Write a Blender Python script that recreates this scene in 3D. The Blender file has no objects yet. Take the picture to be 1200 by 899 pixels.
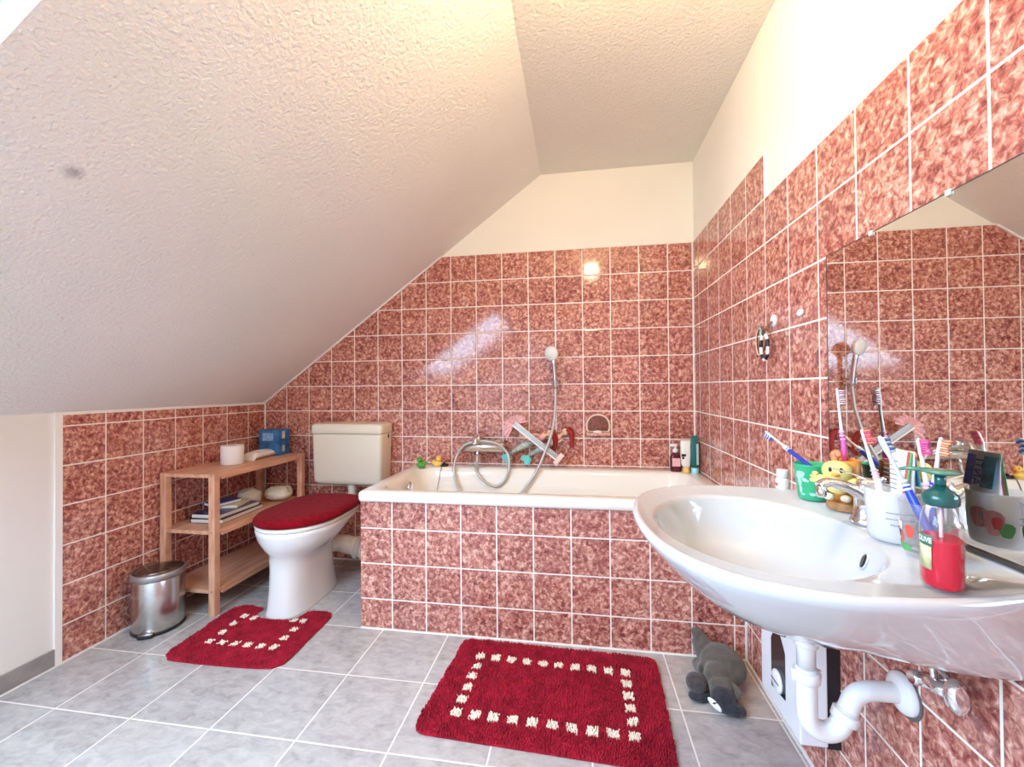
import bpy, bmesh, math, random
from mathutils import Vector, Matrix, Euler, noise
random.seed(7)
PI = math.pi
SC = bpy.context.scene
COL = SC.collection
R = math.radians

# ------------------------------------------------------------------ materials
MATS = {}
def new_mat(name):
    m = bpy.data.materials.new(name); m.use_nodes = True
    nt = m.node_tree
    b = nt.nodes['Principled BSDF']
    MATS[name] = m
    return m, nt, b

def pm(name, col, rough=0.5, metal=0.0, spec=0.5, coat=0.0, trans=0.0, ior=1.45, sheen=0.0,
       bump=None, mottle=None, sub=0.0, alpha=1.0):
    if name in MATS: return MATS[name]
    m, nt, b = new_mat(name)
    b.inputs['Base Color'].default_value = (*col, 1)
    b.inputs['Roughness'].default_value = rough
    b.inputs['Metallic'].default_value = metal
    b.inputs['Specular IOR Level'].default_value = spec
    b.inputs['Coat Weight'].default_value = coat
    b.inputs['Coat Roughness'].default_value = 0.05
    b.inputs['Transmission Weight'].default_value = trans
    b.inputs['IOR'].default_value = ior
    b.inputs['Sheen Weight'].default_value = sheen
    b.inputs['Alpha'].default_value = alpha
    geo = nt.nodes.new('ShaderNodeTexCoord')
    if mottle:                                   # (scale, amount)
        n = nt.nodes.new('ShaderNodeTexNoise'); n.inputs['Scale'].default_value = mottle[0]
        n.inputs['Detail'].default_value = 4
        nt.links.new(geo.outputs['Object'], n.inputs['Vector'])
        r = nt.nodes.new('ShaderNodeValToRGB')
        a = mottle[1]
        r.color_ramp.elements[0].position = 0.3; r.color_ramp.elements[1].position = 0.7
        r.color_ramp.elements[0].color = (*[max(0, c*(1-a)) for c in col], 1)
        r.color_ramp.elements[1].color = (*[min(1, c*(1+a)) for c in col], 1)
        nt.links.new(n.outputs['Fac'], r.inputs['Fac'])
        nt.links.new(r.outputs['Color'], b.inputs['Base Color'])
    if bump:                                     # (scale, strength, distance)
        n = nt.nodes.new('ShaderNodeTexNoise'); n.inputs['Scale'].default_value = bump[0]
        n.inputs['Detail'].default_value = 3
        nt.links.new(geo.outputs['Object'], n.inputs['Vector'])
        bp = nt.nodes.new('ShaderNodeBump'); bp.inputs['Strength'].default_value = bump[1]
        bp.inputs['Distance'].default_value = bump[2]
        nt.links.new(n.outputs['Fac'], bp.inputs['Height'])
        nt.links.new(bp.outputs['Normal'], b.inputs['Normal'])
    return m

def emis(name, col, strength):
    m, nt, b = new_mat(name)
    b.inputs['Base Color'].default_value = (*col, 1)
    b.inputs['Emission Color'].default_value = (*col, 1)
    b.inputs['Emission Strength'].default_value = strength
    return m

def mathn(nt, op, a, b=None, c=None):
    n = nt.nodes.new('ShaderNodeMath'); n.operation = op
    for i, v in enumerate((a, b, c)):
        if v is None: continue
        if hasattr(v, 'links') or hasattr(v, 'is_linked'): nt.links.new(v, n.inputs[i])
        else: n.inputs[i].default_value = v
    return n.outputs[0]

def grid_mat(name, ax, u0, pu, v0, pv, av, grout, tile_ramp, grout_col, rough, noise_scale,
             tile_var=0.10, big=None, grough=0.6, stretch=(1, 1, 1), wav=0.02, spec=0.5):
    m, nt, b = new_mat(name)
    L = nt.links
    g = nt.nodes.new('ShaderNodeNewGeometry')
    s = nt.nodes.new('ShaderNodeSeparateXYZ'); L.new(g.outputs['Position'], s.inputs[0])
    U = mathn(nt, 'DIVIDE', mathn(nt, 'SUBTRACT', s.outputs[ax], u0), pu)
    V = mathn(nt, 'DIVIDE', mathn(nt, 'SUBTRACT', s.outputs[av], v0), pv)
    def edge(x, p):
        f = mathn(nt, 'FRACT', x)
        d = mathn(nt, 'MINIMUM', f, mathn(nt, 'SUBTRACT', 1.0, f))
        return mathn(nt, 'MULTIPLY', d, p)
    d = mathn(nt, 'MINIMUM', edge(U, pu), edge(V, pv))
    mr = nt.nodes.new('ShaderNodeMapRange'); mr.interpolation_type = 'SMOOTHSTEP'
    L.new(d, mr.inputs['Value'])
    mr.inputs['From Min'].default_value = grout*0.5 - 0.0006
    mr.inputs['From Max'].default_value = grout*0.5 + 0.0006
    mask = mr.outputs['Result']                                   # 1 on the tile
    pil = nt.nodes.new('ShaderNodeMapRange'); pil.interpolation_type = 'SMOOTHSTEP'
    L.new(d, pil.inputs['Value']); pil.inputs['From Min'].default_value = grout*0.3
    pil.inputs['From Max'].default_value = grout*0.5 + 0.004
    # one random value for each tile
    cc = nt.nodes.new('ShaderNodeCombineXYZ')
    L.new(mathn(nt, 'FLOOR', U), cc.inputs[0]); L.new(mathn(nt, 'FLOOR', V), cc.inputs[1])
    wn = nt.nodes.new('ShaderNodeTexWhiteNoise'); wn.noise_dimensions = '3D'
    L.new(cc.outputs[0], wn.inputs['Vector'])
    off = nt.nodes.new('ShaderNodeVectorMath'); off.operation = 'MULTIPLY_ADD'
    L.new(wn.outputs['Color'], off.inputs[0]); off.inputs[1].default_value = (3, 3, 3)
    sc = nt.nodes.new('ShaderNodeVectorMath'); sc.operation = 'MULTIPLY'
    L.new(g.outputs['Position'], sc.inputs[0]); sc.inputs[1].default_value = stretch
    L.new(sc.outputs[0], off.inputs[2])
    n = nt.nodes.new('ShaderNodeTexNoise'); L.new(off.outputs[0], n.inputs['Vector'])
    n.inputs['Scale'].default_value = noise_scale; n.inputs['Detail'].default_value = 5
    n.inputs['Roughness'].default_value = 0.62; n.inputs['Distortion'].default_value = 0.6
    fac = n.outputs['Fac']
    if big:
        n2 = nt.nodes.new('ShaderNodeTexNoise'); L.new(off.outputs[0], n2.inputs['Vector'])
        n2.inputs['Scale'].default_value = big[0]; n2.inputs['Detail'].default_value = 3
        fac = mathn(nt, 'ADD', fac, mathn(nt, 'MULTIPLY', mathn(nt, 'SUBTRACT', n2.outputs['Fac'], 0.5), big[1]))
    fac = mathn(nt, 'ADD', fac, mathn(nt, 'MULTIPLY', mathn(nt, 'SUBTRACT', wn.outputs['Value'], 0.5), tile_var))
    r = nt.nodes.new('ShaderNodeValToRGB'); L.new(fac, r.inputs['Fac'])
    els = r.color_ramp.elements
    while len(els) < len(tile_ramp): els.new(0.5)
    for e, (p, c) in zip(els, tile_ramp): e.position = p; e.color = (*c, 1)
    mix = nt.nodes.new('ShaderNodeMix'); mix.data_type = 'RGBA'
    L.new(mask, mix.inputs['Factor']); mix.inputs['A'].default_value = (*grout_col, 1)
    L.new(r.outputs['Color'], mix.inputs['B']); L.new(mix.outputs['Result'], b.inputs['Base Color'])
    rr = nt.nodes.new('ShaderNodeMix'); rr.data_type = 'FLOAT'
    L.new(mask, rr.inputs['Factor']); rr.inputs['A'].default_value = grough; rr.inputs['B'].default_value = rough
    L.new(rr.outputs['Result'], b.inputs['Roughness'])
    b.inputs['Specular IOR Level'].default_value = spec
    # relief: sunken joints and a faintly wavy glaze
    nw = nt.nodes.new('ShaderNodeTexNoise'); L.new(off.outputs[0], nw.inputs['Vector'])
    nw.inputs['Scale'].default_value = 14; nw.inputs['Detail'].default_value = 2
    h = mathn(nt, 'ADD', pil.outputs['Result'], mathn(nt, 'MULTIPLY', nw.outputs['Fac'], wav*10))
    bp = nt.nodes.new('ShaderNodeBump'); bp.inputs['Strength'].default_value = 0.5
    bp.inputs['Distance'].default_value = 0.0012
    L.new(h, bp.inputs['Height']); L.new(bp.outputs['Normal'], b.inputs['Normal'])
    return m

def plaster(name, col, scale=95, strength=0.6, dist=0.004, spot=None):
    m, nt, b = new_mat(name); L = nt.links
    g = nt.nodes.new('ShaderNodeNewGeometry')
    n = nt.nodes.new('ShaderNodeTexNoise'); L.new(g.outputs['Position'], n.inputs['Vector'])
    n.inputs['Scale'].default_value = scale; n.inputs['Detail'].default_value = 4
    n.inputs['Roughness'].default_value = 0.55; n.inputs['Distortion'].default_value = 0.8
    v = nt.nodes.new('ShaderNodeTexVoronoi'); L.new(g.outputs['Position'], v.inputs['Vector'])
    v.inputs['Scale'].default_value = scale*0.9; v.feature = 'SMOOTH_F1'
    h = mathn(nt, 'SUBTRACT', n.outputs['Fac'], mathn(nt, 'MULTIPLY', v.outputs['Distance'], 0.5))
    bp = nt.nodes.new('ShaderNodeBump'); bp.inputs['Strength'].default_value = strength
    bp.inputs['Distance'].default_value = dist
    L.new(h, bp.inputs['Height']); L.new(bp.outputs['Normal'], b.inputs['Normal'])
    b.inputs['Roughness'].default_value = 0.85; b.inputs['Specular IOR Level'].default_value = 0.2
    n3 = nt.nodes.new('ShaderNodeTexNoise'); L.new(g.outputs['Position'], n3.inputs['Vector'])
    n3.inputs['Scale'].default_value = 2.0
    r = nt.nodes.new('ShaderNodeValToRGB'); L.new(n3.outputs['Fac'], r.inputs['Fac'])
    r.color_ramp.elements[0].position = 0.3; r.color_ramp.elements[1].position = 0.7
    r.color_ramp.elements[0].color = (*[c*0.95 for c in col], 1); r.color_ramp.elements[1].color = (*col, 1)
    out = r.outputs['Color']
    if spot:                                   # a smudge on the plaster with a shape of its own
        d = nt.nodes.new('ShaderNodeVectorMath'); d.operation = 'DISTANCE'
        L.new(g.outputs['Position'], d.inputs[0]); d.inputs[1].default_value = spot
        dd = mathn(nt, 'ADD', d.outputs['Value'], mathn(nt, 'MULTIPLY', n.outputs['Fac'], 0.02))
        mr = nt.nodes.new('ShaderNodeMapRange'); L.new(dd, mr.inputs['Value'])
        mr.inputs['From Min'].default_value = 0.012; mr.inputs['From Max'].default_value = 0.034
        mx = nt.nodes.new('ShaderNodeMix'); mx.data_type = 'RGBA'
        L.new(mr.outputs['Result'], mx.inputs['Factor']); mx.inputs['A'].default_value = (0.36, 0.34, 0.36, 1)
        L.new(out, mx.inputs['B']); out = mx.outputs['Result']
    L.new(out, b.inputs['Base Color'])
    return m

TILE_RAMP = [(0.30, (0.15, 0.032, 0.028)), (0.44, (0.35, 0.108, 0.088)), (0.54, (0.56, 0.235, 0.175)), (0.68, (0.84, 0.52, 0.42))]
GROUT = (0.88, 0.83, 0.76)
P = 0.152; PV = 0.15126; Z0 = 1.80618
def wall_tile(name, ax, u0, v0=Z0):
    return grid_mat(name, ax, u0, P, v0, PV, 2, 0.0050, TILE_RAMP, GROUT, 0.09, 62, tile_var=0.03, big=(13, 0.12))
M_TB = wall_tile('tile back', 0, -0.1309)
M_TR = wall_tile('tile right', 1, -0.0978)
M_TL = wall_tile('tile left', 1, -0.1358)
M_TT = wall_tile('tile tub front', 0, -0.0432, 0.58128)
M_TS = wall_tile('tile tub side', 1, -0.0432, 0.58128)
M_FLOOR = grid_mat('floor tile', 0, -2.310, 0.2866, -0.948, 0.2834, 1, 0.0048,
                   [(0.22, (0.31, 0.29, 0.28)), (0.38, (0.41, 0.385, 0.37)), (0.60, (0.50, 0.475, 0.455)), (0.80, (0.57, 0.545, 0.52))],
                   (0.80, 0.76, 0.70), 0.22, 22, tile_var=0.10, big=(4.5, 0.35), stretch=(1, 1.6, 1), wav=0.02)
M_PL = plaster('plaster wall', (0.87, 0.83, 0.74), 110, 0.35, 0.003)
M_SLOPE = plaster('plaster slope', (0.84, 0.81, 0.77), 105, 0.85, 0.006, spot=(-1.772, -1.559, 1.542))
M_CEIL = plaster('plaster ceiling', (0.82, 0.78, 0.70), 105, 0.85, 0.006)
M_KNEE = plaster('plaster knee wall', (0.82, 0.80, 0.77), 120, 0.15, 0.002)
CERAMIC = pm('ceramic', (0.84, 0.84, 0.83), 0.07, coat=0.4)
BASINC = pm('basin ceramic', (0.56, 0.57, 0.585), 0.06, coat=0.5)
CREAM = pm('cream ceramic', (0.84, 0.78, 0.64), 0.10, coat=0.3)
ENAMEL = pm('tub enamel', (0.88, 0.84, 0.76), 0.09, coat=0.3)
CISTP = pm('cistern plastic', (0.80, 0.75, 0.62), 0.28)
CHROME = pm('chrome', (0.78, 0.78, 0.80), 0.08, metal=1)
STEEL = pm('brushed steel', (0.56, 0.55, 0.54), 0.26, metal=1, bump=(300, 0.05, 0.001))
WHITEP = pm('white plastic', (0.84, 0.84, 0.84), 0.28)
WHITEPAINT = pm('white sealant', (0.88, 0.86, 0.82), 0.5)
GREYHOSE = pm('hose metal', (0.50, 0.48, 0.45), 0.32, metal=0.35)
BLACK = pm('black plastic', (0.015, 0.015, 0.018), 0.3)
WOOD = pm('pine wood', (0.72, 0.40, 0.22), 0.42, mottle=(14, 0.14))
def wood_grain():
    m, nt, b = new_mat('pine'); L = nt.links
    tc = nt.nodes.new('ShaderNodeNewGeometry')
    sc = nt.nodes.new('ShaderNodeVectorMath'); sc.operation = 'MULTIPLY'
    L.new(tc.outputs['Position'], sc.inputs[0]); sc.inputs[1].default_value = (60, 4, 12)
    n = nt.nodes.new('ShaderNodeTexNoise'); L.new(sc.outputs[0], n.inputs['Vector'])
    n.inputs['Scale'].default_value = 1.0; n.inputs['Detail'].default_value = 5
    r = nt.nodes.new('ShaderNodeValToRGB'); L.new(n.outputs['Fac'], r.inputs['Fac'])
    r.color_ramp.elements[0].position = 0.3; r.color_ramp.elements[1].position = 0.7
    r.color_ramp.elements[0].color = (0.56, 0.27, 0.16, 1); r.color_ramp.elements[1].color = (0.80, 0.47, 0.31, 1)
    L.new(r.outputs['Color'], b.inputs['Base Color']); b.inputs['Roughness'].default_value = 0.42
    return m
PINE = wood_grain()
RUG = pm('rug red', (0.34, 0.009, 0.028), 0.95, spec=0.08, sheen=0.1, mottle=(25, 0.28))
RUGW = pm('rug white', (0.88, 0.80, 0.66), 0.95, spec=0.1, sheen=0.2)
VELOUR = pm('lid cover red', (0.24, 0.004, 0.012), 0.95, spec=0.05, sheen=0.05, mottle=(40, 0.25), bump=(260, 0.7, 0.004))

# ------------------------------------------------------------------ mesh builder
class MB:
    def __init__(s): s.v = []; s.f = []; s.m = []; s.sm = []
    def add(s, verts, faces, mi=0, smooth=True):
        o = len(s.v); s.v += [Vector(p) for p in verts]
        for f in faces: s.f.append([i+o for i in f]); s.m.append(mi); s.sm.append(smooth)
        return s
    def box(s, a, b, mi=0, mat=None):
        x0, y0, z0 = a; x1, y1, z1 = b
        vs = [(x0,y0,z0),(x1,y0,z0),(x1,y1,z0),(x0,y1,z0),(x0,y0,z1),(x1,y0,z1),(x1,y1,z1),(x0,y1,z1)]
        if mat: vs = [mat @ Vector(p) for p in vs]
        return s.add(vs, [(0,3,2,1),(4,5,6,7),(0,1,5,4),(1,2,6,5),(2,3,7,6),(3,0,4,7)], mi, False)
    def rbox(s, a, b, r=0.004, seg=3, mi=0, mat=None, smooth=True):
        bm = bmesh.new(); bmesh.ops.create_cube(bm, size=1)
        for v in bm.verts:
            v.co = Vector([(a[i]+b[i])/2 + v.co[i]*(b[i]-a[i]) for i in range(3)])
        bmesh.ops.bevel(bm, geom=bm.edges[:], offset=r, segments=seg, affect='EDGES', profile=0.5)
        return s.bm(bm, mi, mat, smooth)
    def bm(s, bm, mi=0, mat=None, smooth=True):
        bm.verts.index_update()
        vs = [(mat @ v.co) if mat else v.co.copy() for v in bm.verts]
        s.add(vs, [[v.index for v in f.verts] for f in bm.faces], mi, smooth); bm.free(); return s
    def loft(s, loops, mi=0, cap0=True, cap1=True, smooth=True, closed=True):
        o = len(s.v); n = len(loops[0])
        for lp in loops: s.v += [Vector(p) for p in lp]
        for k in range(len(loops)-1):
            for i in range(n if closed else n-1):
                j = (i+1) % n
                s.f.append([o+k*n+i, o+k*n+j, o+(k+1)*n+j, o+(k+1)*n+i]); s.m.append(mi); s.sm.append(smooth)
        if cap0: s.f.append([o+i for i in range(n)][::-1]); s.m.append(mi); s.sm.append(False)
        if cap1: s.f.append([o+(len(loops)-1)*n+i for i in range(n)]); s.m.append(mi); s.sm.append(False)
        return s
    def lathe(s, prof, c=(0,0,0), seg=28, mi=0, mat=None, sx=1, sy=1, cap0=True, cap1=True, smooth=True):
        loops = []
        for r, z in prof:
            lp = [Vector((c[0]+sx*r*math.cos(2*PI*i/seg), c[1]+sy*r*math.sin(2*PI*i/seg), c[2]+z)) for i in range(seg)]
            if mat: lp = [mat @ p for p in lp]
            loops.append(lp)
        return s.loft(loops, mi, cap0, cap1, smooth)
    def tube(s, pts, r, seg=12, mi=0, cap=True, flat=None):
        pts = [Vector(p) for p in pts]; rs = r if isinstance(r, (list, tuple)) else [r]*len(pts)
        loops = []; up = None
        for i, p in enumerate(pts):
            t = (pts[min(i+1, len(pts)-1)] - pts[max(i-1, 0)]).normalized()
            if up is None:
                up = Vector((0,0,1)) if abs(t.z) < 0.9 else Vector((0,1,0))
            up = (up - t*up.dot(t)).normalized(); sd = t.cross(up)
            fl = flat or (1, 1)
            loops.append([p + (up*math.cos(2*PI*k/seg)*fl[0] + sd*math.sin(2*PI*k/seg)*fl[1])*rs[i] for k in range(seg)])
        return s.loft(loops, mi, cap, cap)
    def ell(s, c, r, seg=20, rings=12, mi=0, mat=None, rot=None):
        loops = []
        M = Matrix.Translation(Vector(c)) @ (rot.to_4x4() if rot else Matrix.Identity(4)) @ Matrix.Diagonal((*r, 1))
        if mat: M = mat @ M
        for k in range(rings+1):
            a = -PI/2 + PI*k/rings; a = max(-PI/2+0.04, min(PI/2-0.04, a))
            loops.append([M @ Vector((math.cos(a)*math.cos(2*PI*i/seg), math.cos(a)*math.sin(2*PI*i/seg), math.sin(a))) for i in range(seg)])
        return s.loft(loops, mi)
    def prism(s, poly, h0, h1, ax=2, mi=0, smooth=False):
        def mk(p, h):
            return {2: (p[0], p[1], h), 1: (p[0], h, p[1]), 0: (h, p[0], p[1])}[ax]
        return s.loft([[mk(p, h0) for p in poly], [mk(p, h1) for p in poly]], mi, smooth=smooth)
    def xf(s, M):
        s.v = [M @ p for p in s.v]; return s
    def build(s, name, mats, parent=None, world=True, top=None, auto=None):
        if not isinstance(mats, (list, tuple)): mats = [mats]
        me = bpy.data.meshes.new(name)
        org = Vector((0, 0, 0))
        if parent is not None and world:
            p = parent
            while p is not None: org += p.location; p = p.parent
        elif parent is None and top != 'keep':
            xs = [p.x for p in s.v]; ys = [p.y for p in s.v]; zs = [p.z for p in s.v]
            org = Vector(((min(xs)+max(xs))/2, (min(ys)+max(ys))/2, min(zs)))
        me.from_pydata([tuple(p-org) for p in s.v], [], s.f)
        for m in mats: me.materials.append(m)
        me.polygons.foreach_set('material_index', s.m)
        me.polygons.foreach_set('use_smooth', s.sm)
        bm = bmesh.new(); bm.from_mesh(me); bmesh.ops.recalc_face_normals(bm, faces=bm.faces[:])
        bm.to_mesh(me); bm.free()
        me.update()
        o = bpy.data.objects.new(name, me); COL.objects.link(o)
        if parent is not None: o.parent = parent
        else: o.location = org if top != 'keep' else (0, 0, 0)
        if auto:
            md = o.modifiers.new('bevel', 'BEVEL'); md.width = auto; md.segments = 2; md.limit_method = 'ANGLE'
        return o

def tag(o, label, cat, group=None):
    o['label'] = label; o['category'] = cat
    if group: o['group'] = group
    return o
def thing(name, label, cat, loc, rot=None, group=None):
    o = bpy.data.objects.new(name, None); COL.objects.link(o)
    o.location = loc; o.empty_display_size = 0.05
    if rot is not None: o.rotation_euler = rot
    return tag(o, label, cat, group)
def struct(o):
    o['kind'] = 'structure'; return o
def catmull(pts, n=10, closed=False):
    pts = [Vector(p) for p in pts]; out = []; N = len(pts)
    rng = range(N if closed else N-1)
    for i in rng:
        if closed: p0, p1, p2, p3 = pts[(i-1) % N], pts[i], pts[(i+1) % N], pts[(i+2) % N]
        else: p0, p1, p2, p3 = pts[max(i-1, 0)], pts[i], pts[i+1], pts[min(i+2, N-1)]
        for k in range(n):
            t = k/n
            out.append(0.5*((2*p1)+(-p0+p2)*t+(2*p0-5*p1+4*p2-p3)*t*t+(-p0+3*p1-3*p2+p3)*t*t*t))
    if not closed: out.append(pts[-1])
    return out
def rrect(x0, x1, y0, y1, r, z, n=6):
    out = []
    for cx, cy, a0 in ((x1-r, y1-r, 0), (x0+r, y1-r, 90), (x0+r, y0+r, 180), (x1-r, y0+r, 270)):
        for k in range(n+1):
            a = R(a0+90*k/n); out.append((cx+r*math.cos(a), cy+r*math.sin(a), z))
    return out
def basis(origin, direction, face):
    """frame whose Z runs along direction and whose Y looks towards face"""
    z = Vector(direction).normalized(); y = Vector(face); y = (y - z*y.dot(z)).normalized(); x = y.cross(z)
    M = Matrix((x, y, z)).transposed().to_4x4(); M.translation = Vector(origin); return M
def text_mesh(name, body, size, mat, parent, M, ext=0.0002, world=True, cond=1.0, bold=0.0):
    cu = bpy.data.curves.new(name+'_curve', 'FONT'); cu.body = body; cu.size = size; cu.extrude = ext
    cu.align_x = 'CENTER'; cu.align_y = 'CENTER'; cu.offset = bold
    t = bpy.data.objects.new(name+'_tmp', cu); COL.objects.link(t)
    dg = bpy.context.evaluated_depsgraph_get()
    me = bpy.data.meshes.new_from_object(t.evaluated_get(dg)); bpy.data.objects.remove(t)
    org = Vector((0, 0, 0))
    if world:
        p = parent
        while p is not None: org += p.location; p = p.parent
    me.transform(Matrix.Translation(-org) @ M @ Matrix.Diagonal((cond, 1, 1, 1)))
    me.materials.clear(); me.materials.append(mat)
    o = bpy.data.objects.new(name, me); COL.objects.link(o); o.parent = parent
    return o

# ------------------------------------------------------------------ room shell
XL = -2.562; ZK = 0.953; XC = -0.815; ZC = 2.243; YR = -3.55
SL = Vector((XC-XL, 0, ZC-ZK)); SLEN = SL.length; SL.normalize(); SN = Vector((-SL.z, 0, SL.x))   # outward normal of the slope
struct(MB().box((XL-0.15, YR-0.15, -0.10), (0.15, 0.15, 0)).build('floor', M_FLOOR, top='keep'))
# back wall: plaster above, tiles up to 1.806 m and under the slope
wb = struct(MB().prism([(XL-.15, 0), (0.15, 0), (0.15, ZC+.1), (XC-.1, ZC+.1), (XL-.15, ZK)], 0.006, 0.15, 1).build('wall_back', M_PL, top='keep'))
xs = XL + (Z0-ZK)/(ZC-ZK)*(XC-XL)
# the soap niche lies on the back wall tile at x -0.508
struct(MB().prism([(XL, 0), (0, 0), (0, Z0), (xs, Z0), (XL, ZK)], 0.0, 0.006, 1).build('tile_panel', M_TB, wb))
wr = struct(MB().box((0.006, YR, 0), (0.15, 0.006, ZC+.1)).build('wall_right', M_PL, top='keep'))
YS = -0.0978-5*P
struct(MB().prism([(0, 0), (YR, 0), (YR, Z0-PV), (YS, Z0-PV), (YS, Z0), (0, Z0)], 0.0, 0.006, 0).build('tile_panel', M_TR, wr))
wl = struct(MB().box((XL-.15, YR, 0), (XL-0.004, 0.006, ZK+.0)).build('wall_left', M_KNEE, top='keep'))
struct(MB().box((XL-0.004, -1.045, 0), (XL, 0, ZK-0.012)).build('tile_panel', M_TL, wl))
# rear wall behind the camera, with nothing in the photo's view
struct(MB().prism([(XL-.15, 0), (0.15, 0), (0.15, ZC+.1), (XC-.1, ZC+.1), (XL-.15, ZK)], YR-0.15, YR, 1).build('wall_front', M_KNEE, top='keep'))
struct(MB().box((XC, YR, ZC), (0.15, 0.15, ZC+0.12)).build('ceiling', M_CEIL, top='keep'))
# sloping ceiling with the roof window opening
WY0, WY1, WS0, WS1, WD = -3.28, -1.768, 0.26, 1.46, 0.14
def slp(s, y, d=0.0): return Vector((XL, y, ZK)) + SL*s + SN*d
mb = MB()
def slab(s0, s1, y0, y1, d1=0.16):
    vs = [slp(s0,y0),slp(s1,y0),slp(s1,y1),slp(s0,y1),slp(s0,y0,d1),slp(s1,y0,d1),slp(s1,y1,d1),slp(s0,y1,d1)]
    mb.add(vs, [(0,3,2,1),(4,5,6,7),(0,1,5,4),(1,2,6,5),(2,3,7,6),(3,0,4,7)], 0, False)
slab(-0.08, SLEN+0.02, WY1, 0.15, WD+.02); slab(-0.08, SLEN+0.02, YR-.15, WY0, WD+.02)
slab(-0.08, WS0, WY0, WY1, WD+.02); slab(WS1, SLEN+0.02, WY0, WY1, WD+.02)
struct(mb.build('wall_slope', M_SLOPE, top='keep'))
# roof window: frame and pane, deep in the reveal
WFRAME = pm('window frame', (0.82, 0.82, 0.82), 0.4)
GLASSM, nt, bs = new_mat('window glass')
tr = nt.nodes.new('ShaderNodeBsdfTransparent'); gl = nt.nodes.new('ShaderNodeBsdfGlossy'); gl.inputs['Roughness'].default_value = 0.0
fr = nt.nodes.new('ShaderNodeFresnel'); mx = nt.nodes.new('ShaderNodeMixShader')
geo_ = nt.nodes.new('ShaderNodeNewGeometry')
nt.links.new(mathn(nt, 'MULTIPLY', fr.outputs[0], mathn(nt, 'SUBTRACT', 1.0, geo_.outputs['Backfacing'])), mx.inputs[0]); nt.links.new(tr.outputs[0], mx.inputs[1]); nt.links.new(gl.outputs[0], mx.inputs[2])
nt.links.new(mx.outputs[0], nt.nodes['Material Output'].inputs['Surface'])
wmb = MB()
def sbar(s0, s1, y0, y1, d0, d1, m_):
    vs = [slp(s0,y0,d0),slp(s1,y0,d0),slp(s1,y1,d0),slp(s0,y1,d0),slp(s0,y0,d1),slp(s1,y0,d1),slp(s1,y1,d1),slp(s0,y1,d1)]
    m_.add(vs, [(0,3,2,1),(4,5,6,7),(0,1,5,4),(1,2,6,5),(2,3,7,6),(3,0,4,7)], 0, False)
sbar(WS0, WS0+.07, WY0, WY1, .07, .12, wmb); sbar(WS1-.07, WS1, WY0, WY1, .07, .12, wmb)
sbar(WS0+.07, WS1-.07, WY0, WY0+.07, .07, .12, wmb); sbar(WS0+.07, WS1-.07, WY1-.07, WY1, .07, .12, wmb)
w1 = struct(wmb.build('window_1', WFRAME, top='keep'))
pmb = MB(); sbar(WS0+.07, WS1-.07, WY0+.07, WY1-.07, .09, .096, pmb)
struct(pmb.build('window_pane', GLASSM, w1))
# joints, sealant lines and skirting
def tr_box(i, a, b, m=WHITEPAINT): return struct(MB().box(a, b).build('trim_%d' % i, m, top='keep'))
tr_box(1, (-0.007, -0.007, 0.0), (0.0, 0.0, Z0))
tr_box(2, (XL, -0.007, 0.0), (XL+0.007, 0.0, ZK))
t3 = MB()
for (a, b) in ((0.0, SLEN*(Z0-ZK)/(ZC-ZK)),):
    vs = [slp(a,-.008,-.007), slp(b,-.008,-.007), slp(b,0,-.007), slp(a,0,-.007), slp(a,-.008,.002), slp(b,-.008,.002), slp(b,0,.002), slp(a,0,.002)]
    t3.add(vs, [(0,3,2,1),(4,5,6,7),(0,1,5,4),(1,2,6,5),(2,3,7,6),(3,0,4,7)], 0, False)
struct(t3.build('trim_3', WHITEPAINT, top='keep'))
tr_box(4, (XL, -1.045, ZK-0.012), (XL+0.006, 0, ZK))
tr_box(5, (XL-0.004, -1.068, 0), (XL+0.004, -1.045, ZK))
tr_box(6, (XL, YR, 0), (XL+0.006, 0, 0.006))
tr_box(7, (-0.006, YR, 0), (0, 0, 0.006))
tr_box(8, (xs, -0.003, Z0), (0, 0.006, Z0+0.004), M_PL)
tr_box(9, (-0.0015, YS-0.006, Z0-PV), (0.006, YS, Z0), WHITEPAINT)
tr_box(10, (XL+.006, -0.006, 0), (-1.56, 0, 0.006))
struct(MB().box((XL-0.004, YR, 0), (XL+0.004, -1.068, 0.068)).build('baseboard_left',
       pm('skirting tile', (0.30, 0.28, 0.27), 0.4, mottle=(20, 0.12)), top='keep'))

# ------------------------------------------------------------------ ceiling lamp (seen as a reflection in the tiles)
LX, LY = -0.48, -1.54
lamp = thing('ceiling_lamp', 'bare glowing bulb on a short dark holder under the flat ceiling', 'lamp', (LX, LY, ZC-0.2))
MB().lathe([(0.012, 0.0), (0.05, 0.0), (0.052, 0.012), (0.02, 0.03), (0.0201, 0.03)][0:4], (LX, LY, ZC-0.03), 24).build('canopy', BLACK, lamp)
MB().lathe([(0.02, 0), (0.023, 0.02), (0.018, 0.05), (0.006, 0.056)], (LX, LY, ZC-0.085), 20).build('socket', BLACK, lamp)
BULB = emis('glowing bulb', (1.0, 0.74, 0.40), 320.0)
MB().ell((LX, LY, ZC-0.135), (0.040, 0.040, 0.048), 24, 16).build('bulb', BULB, lamp)

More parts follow.
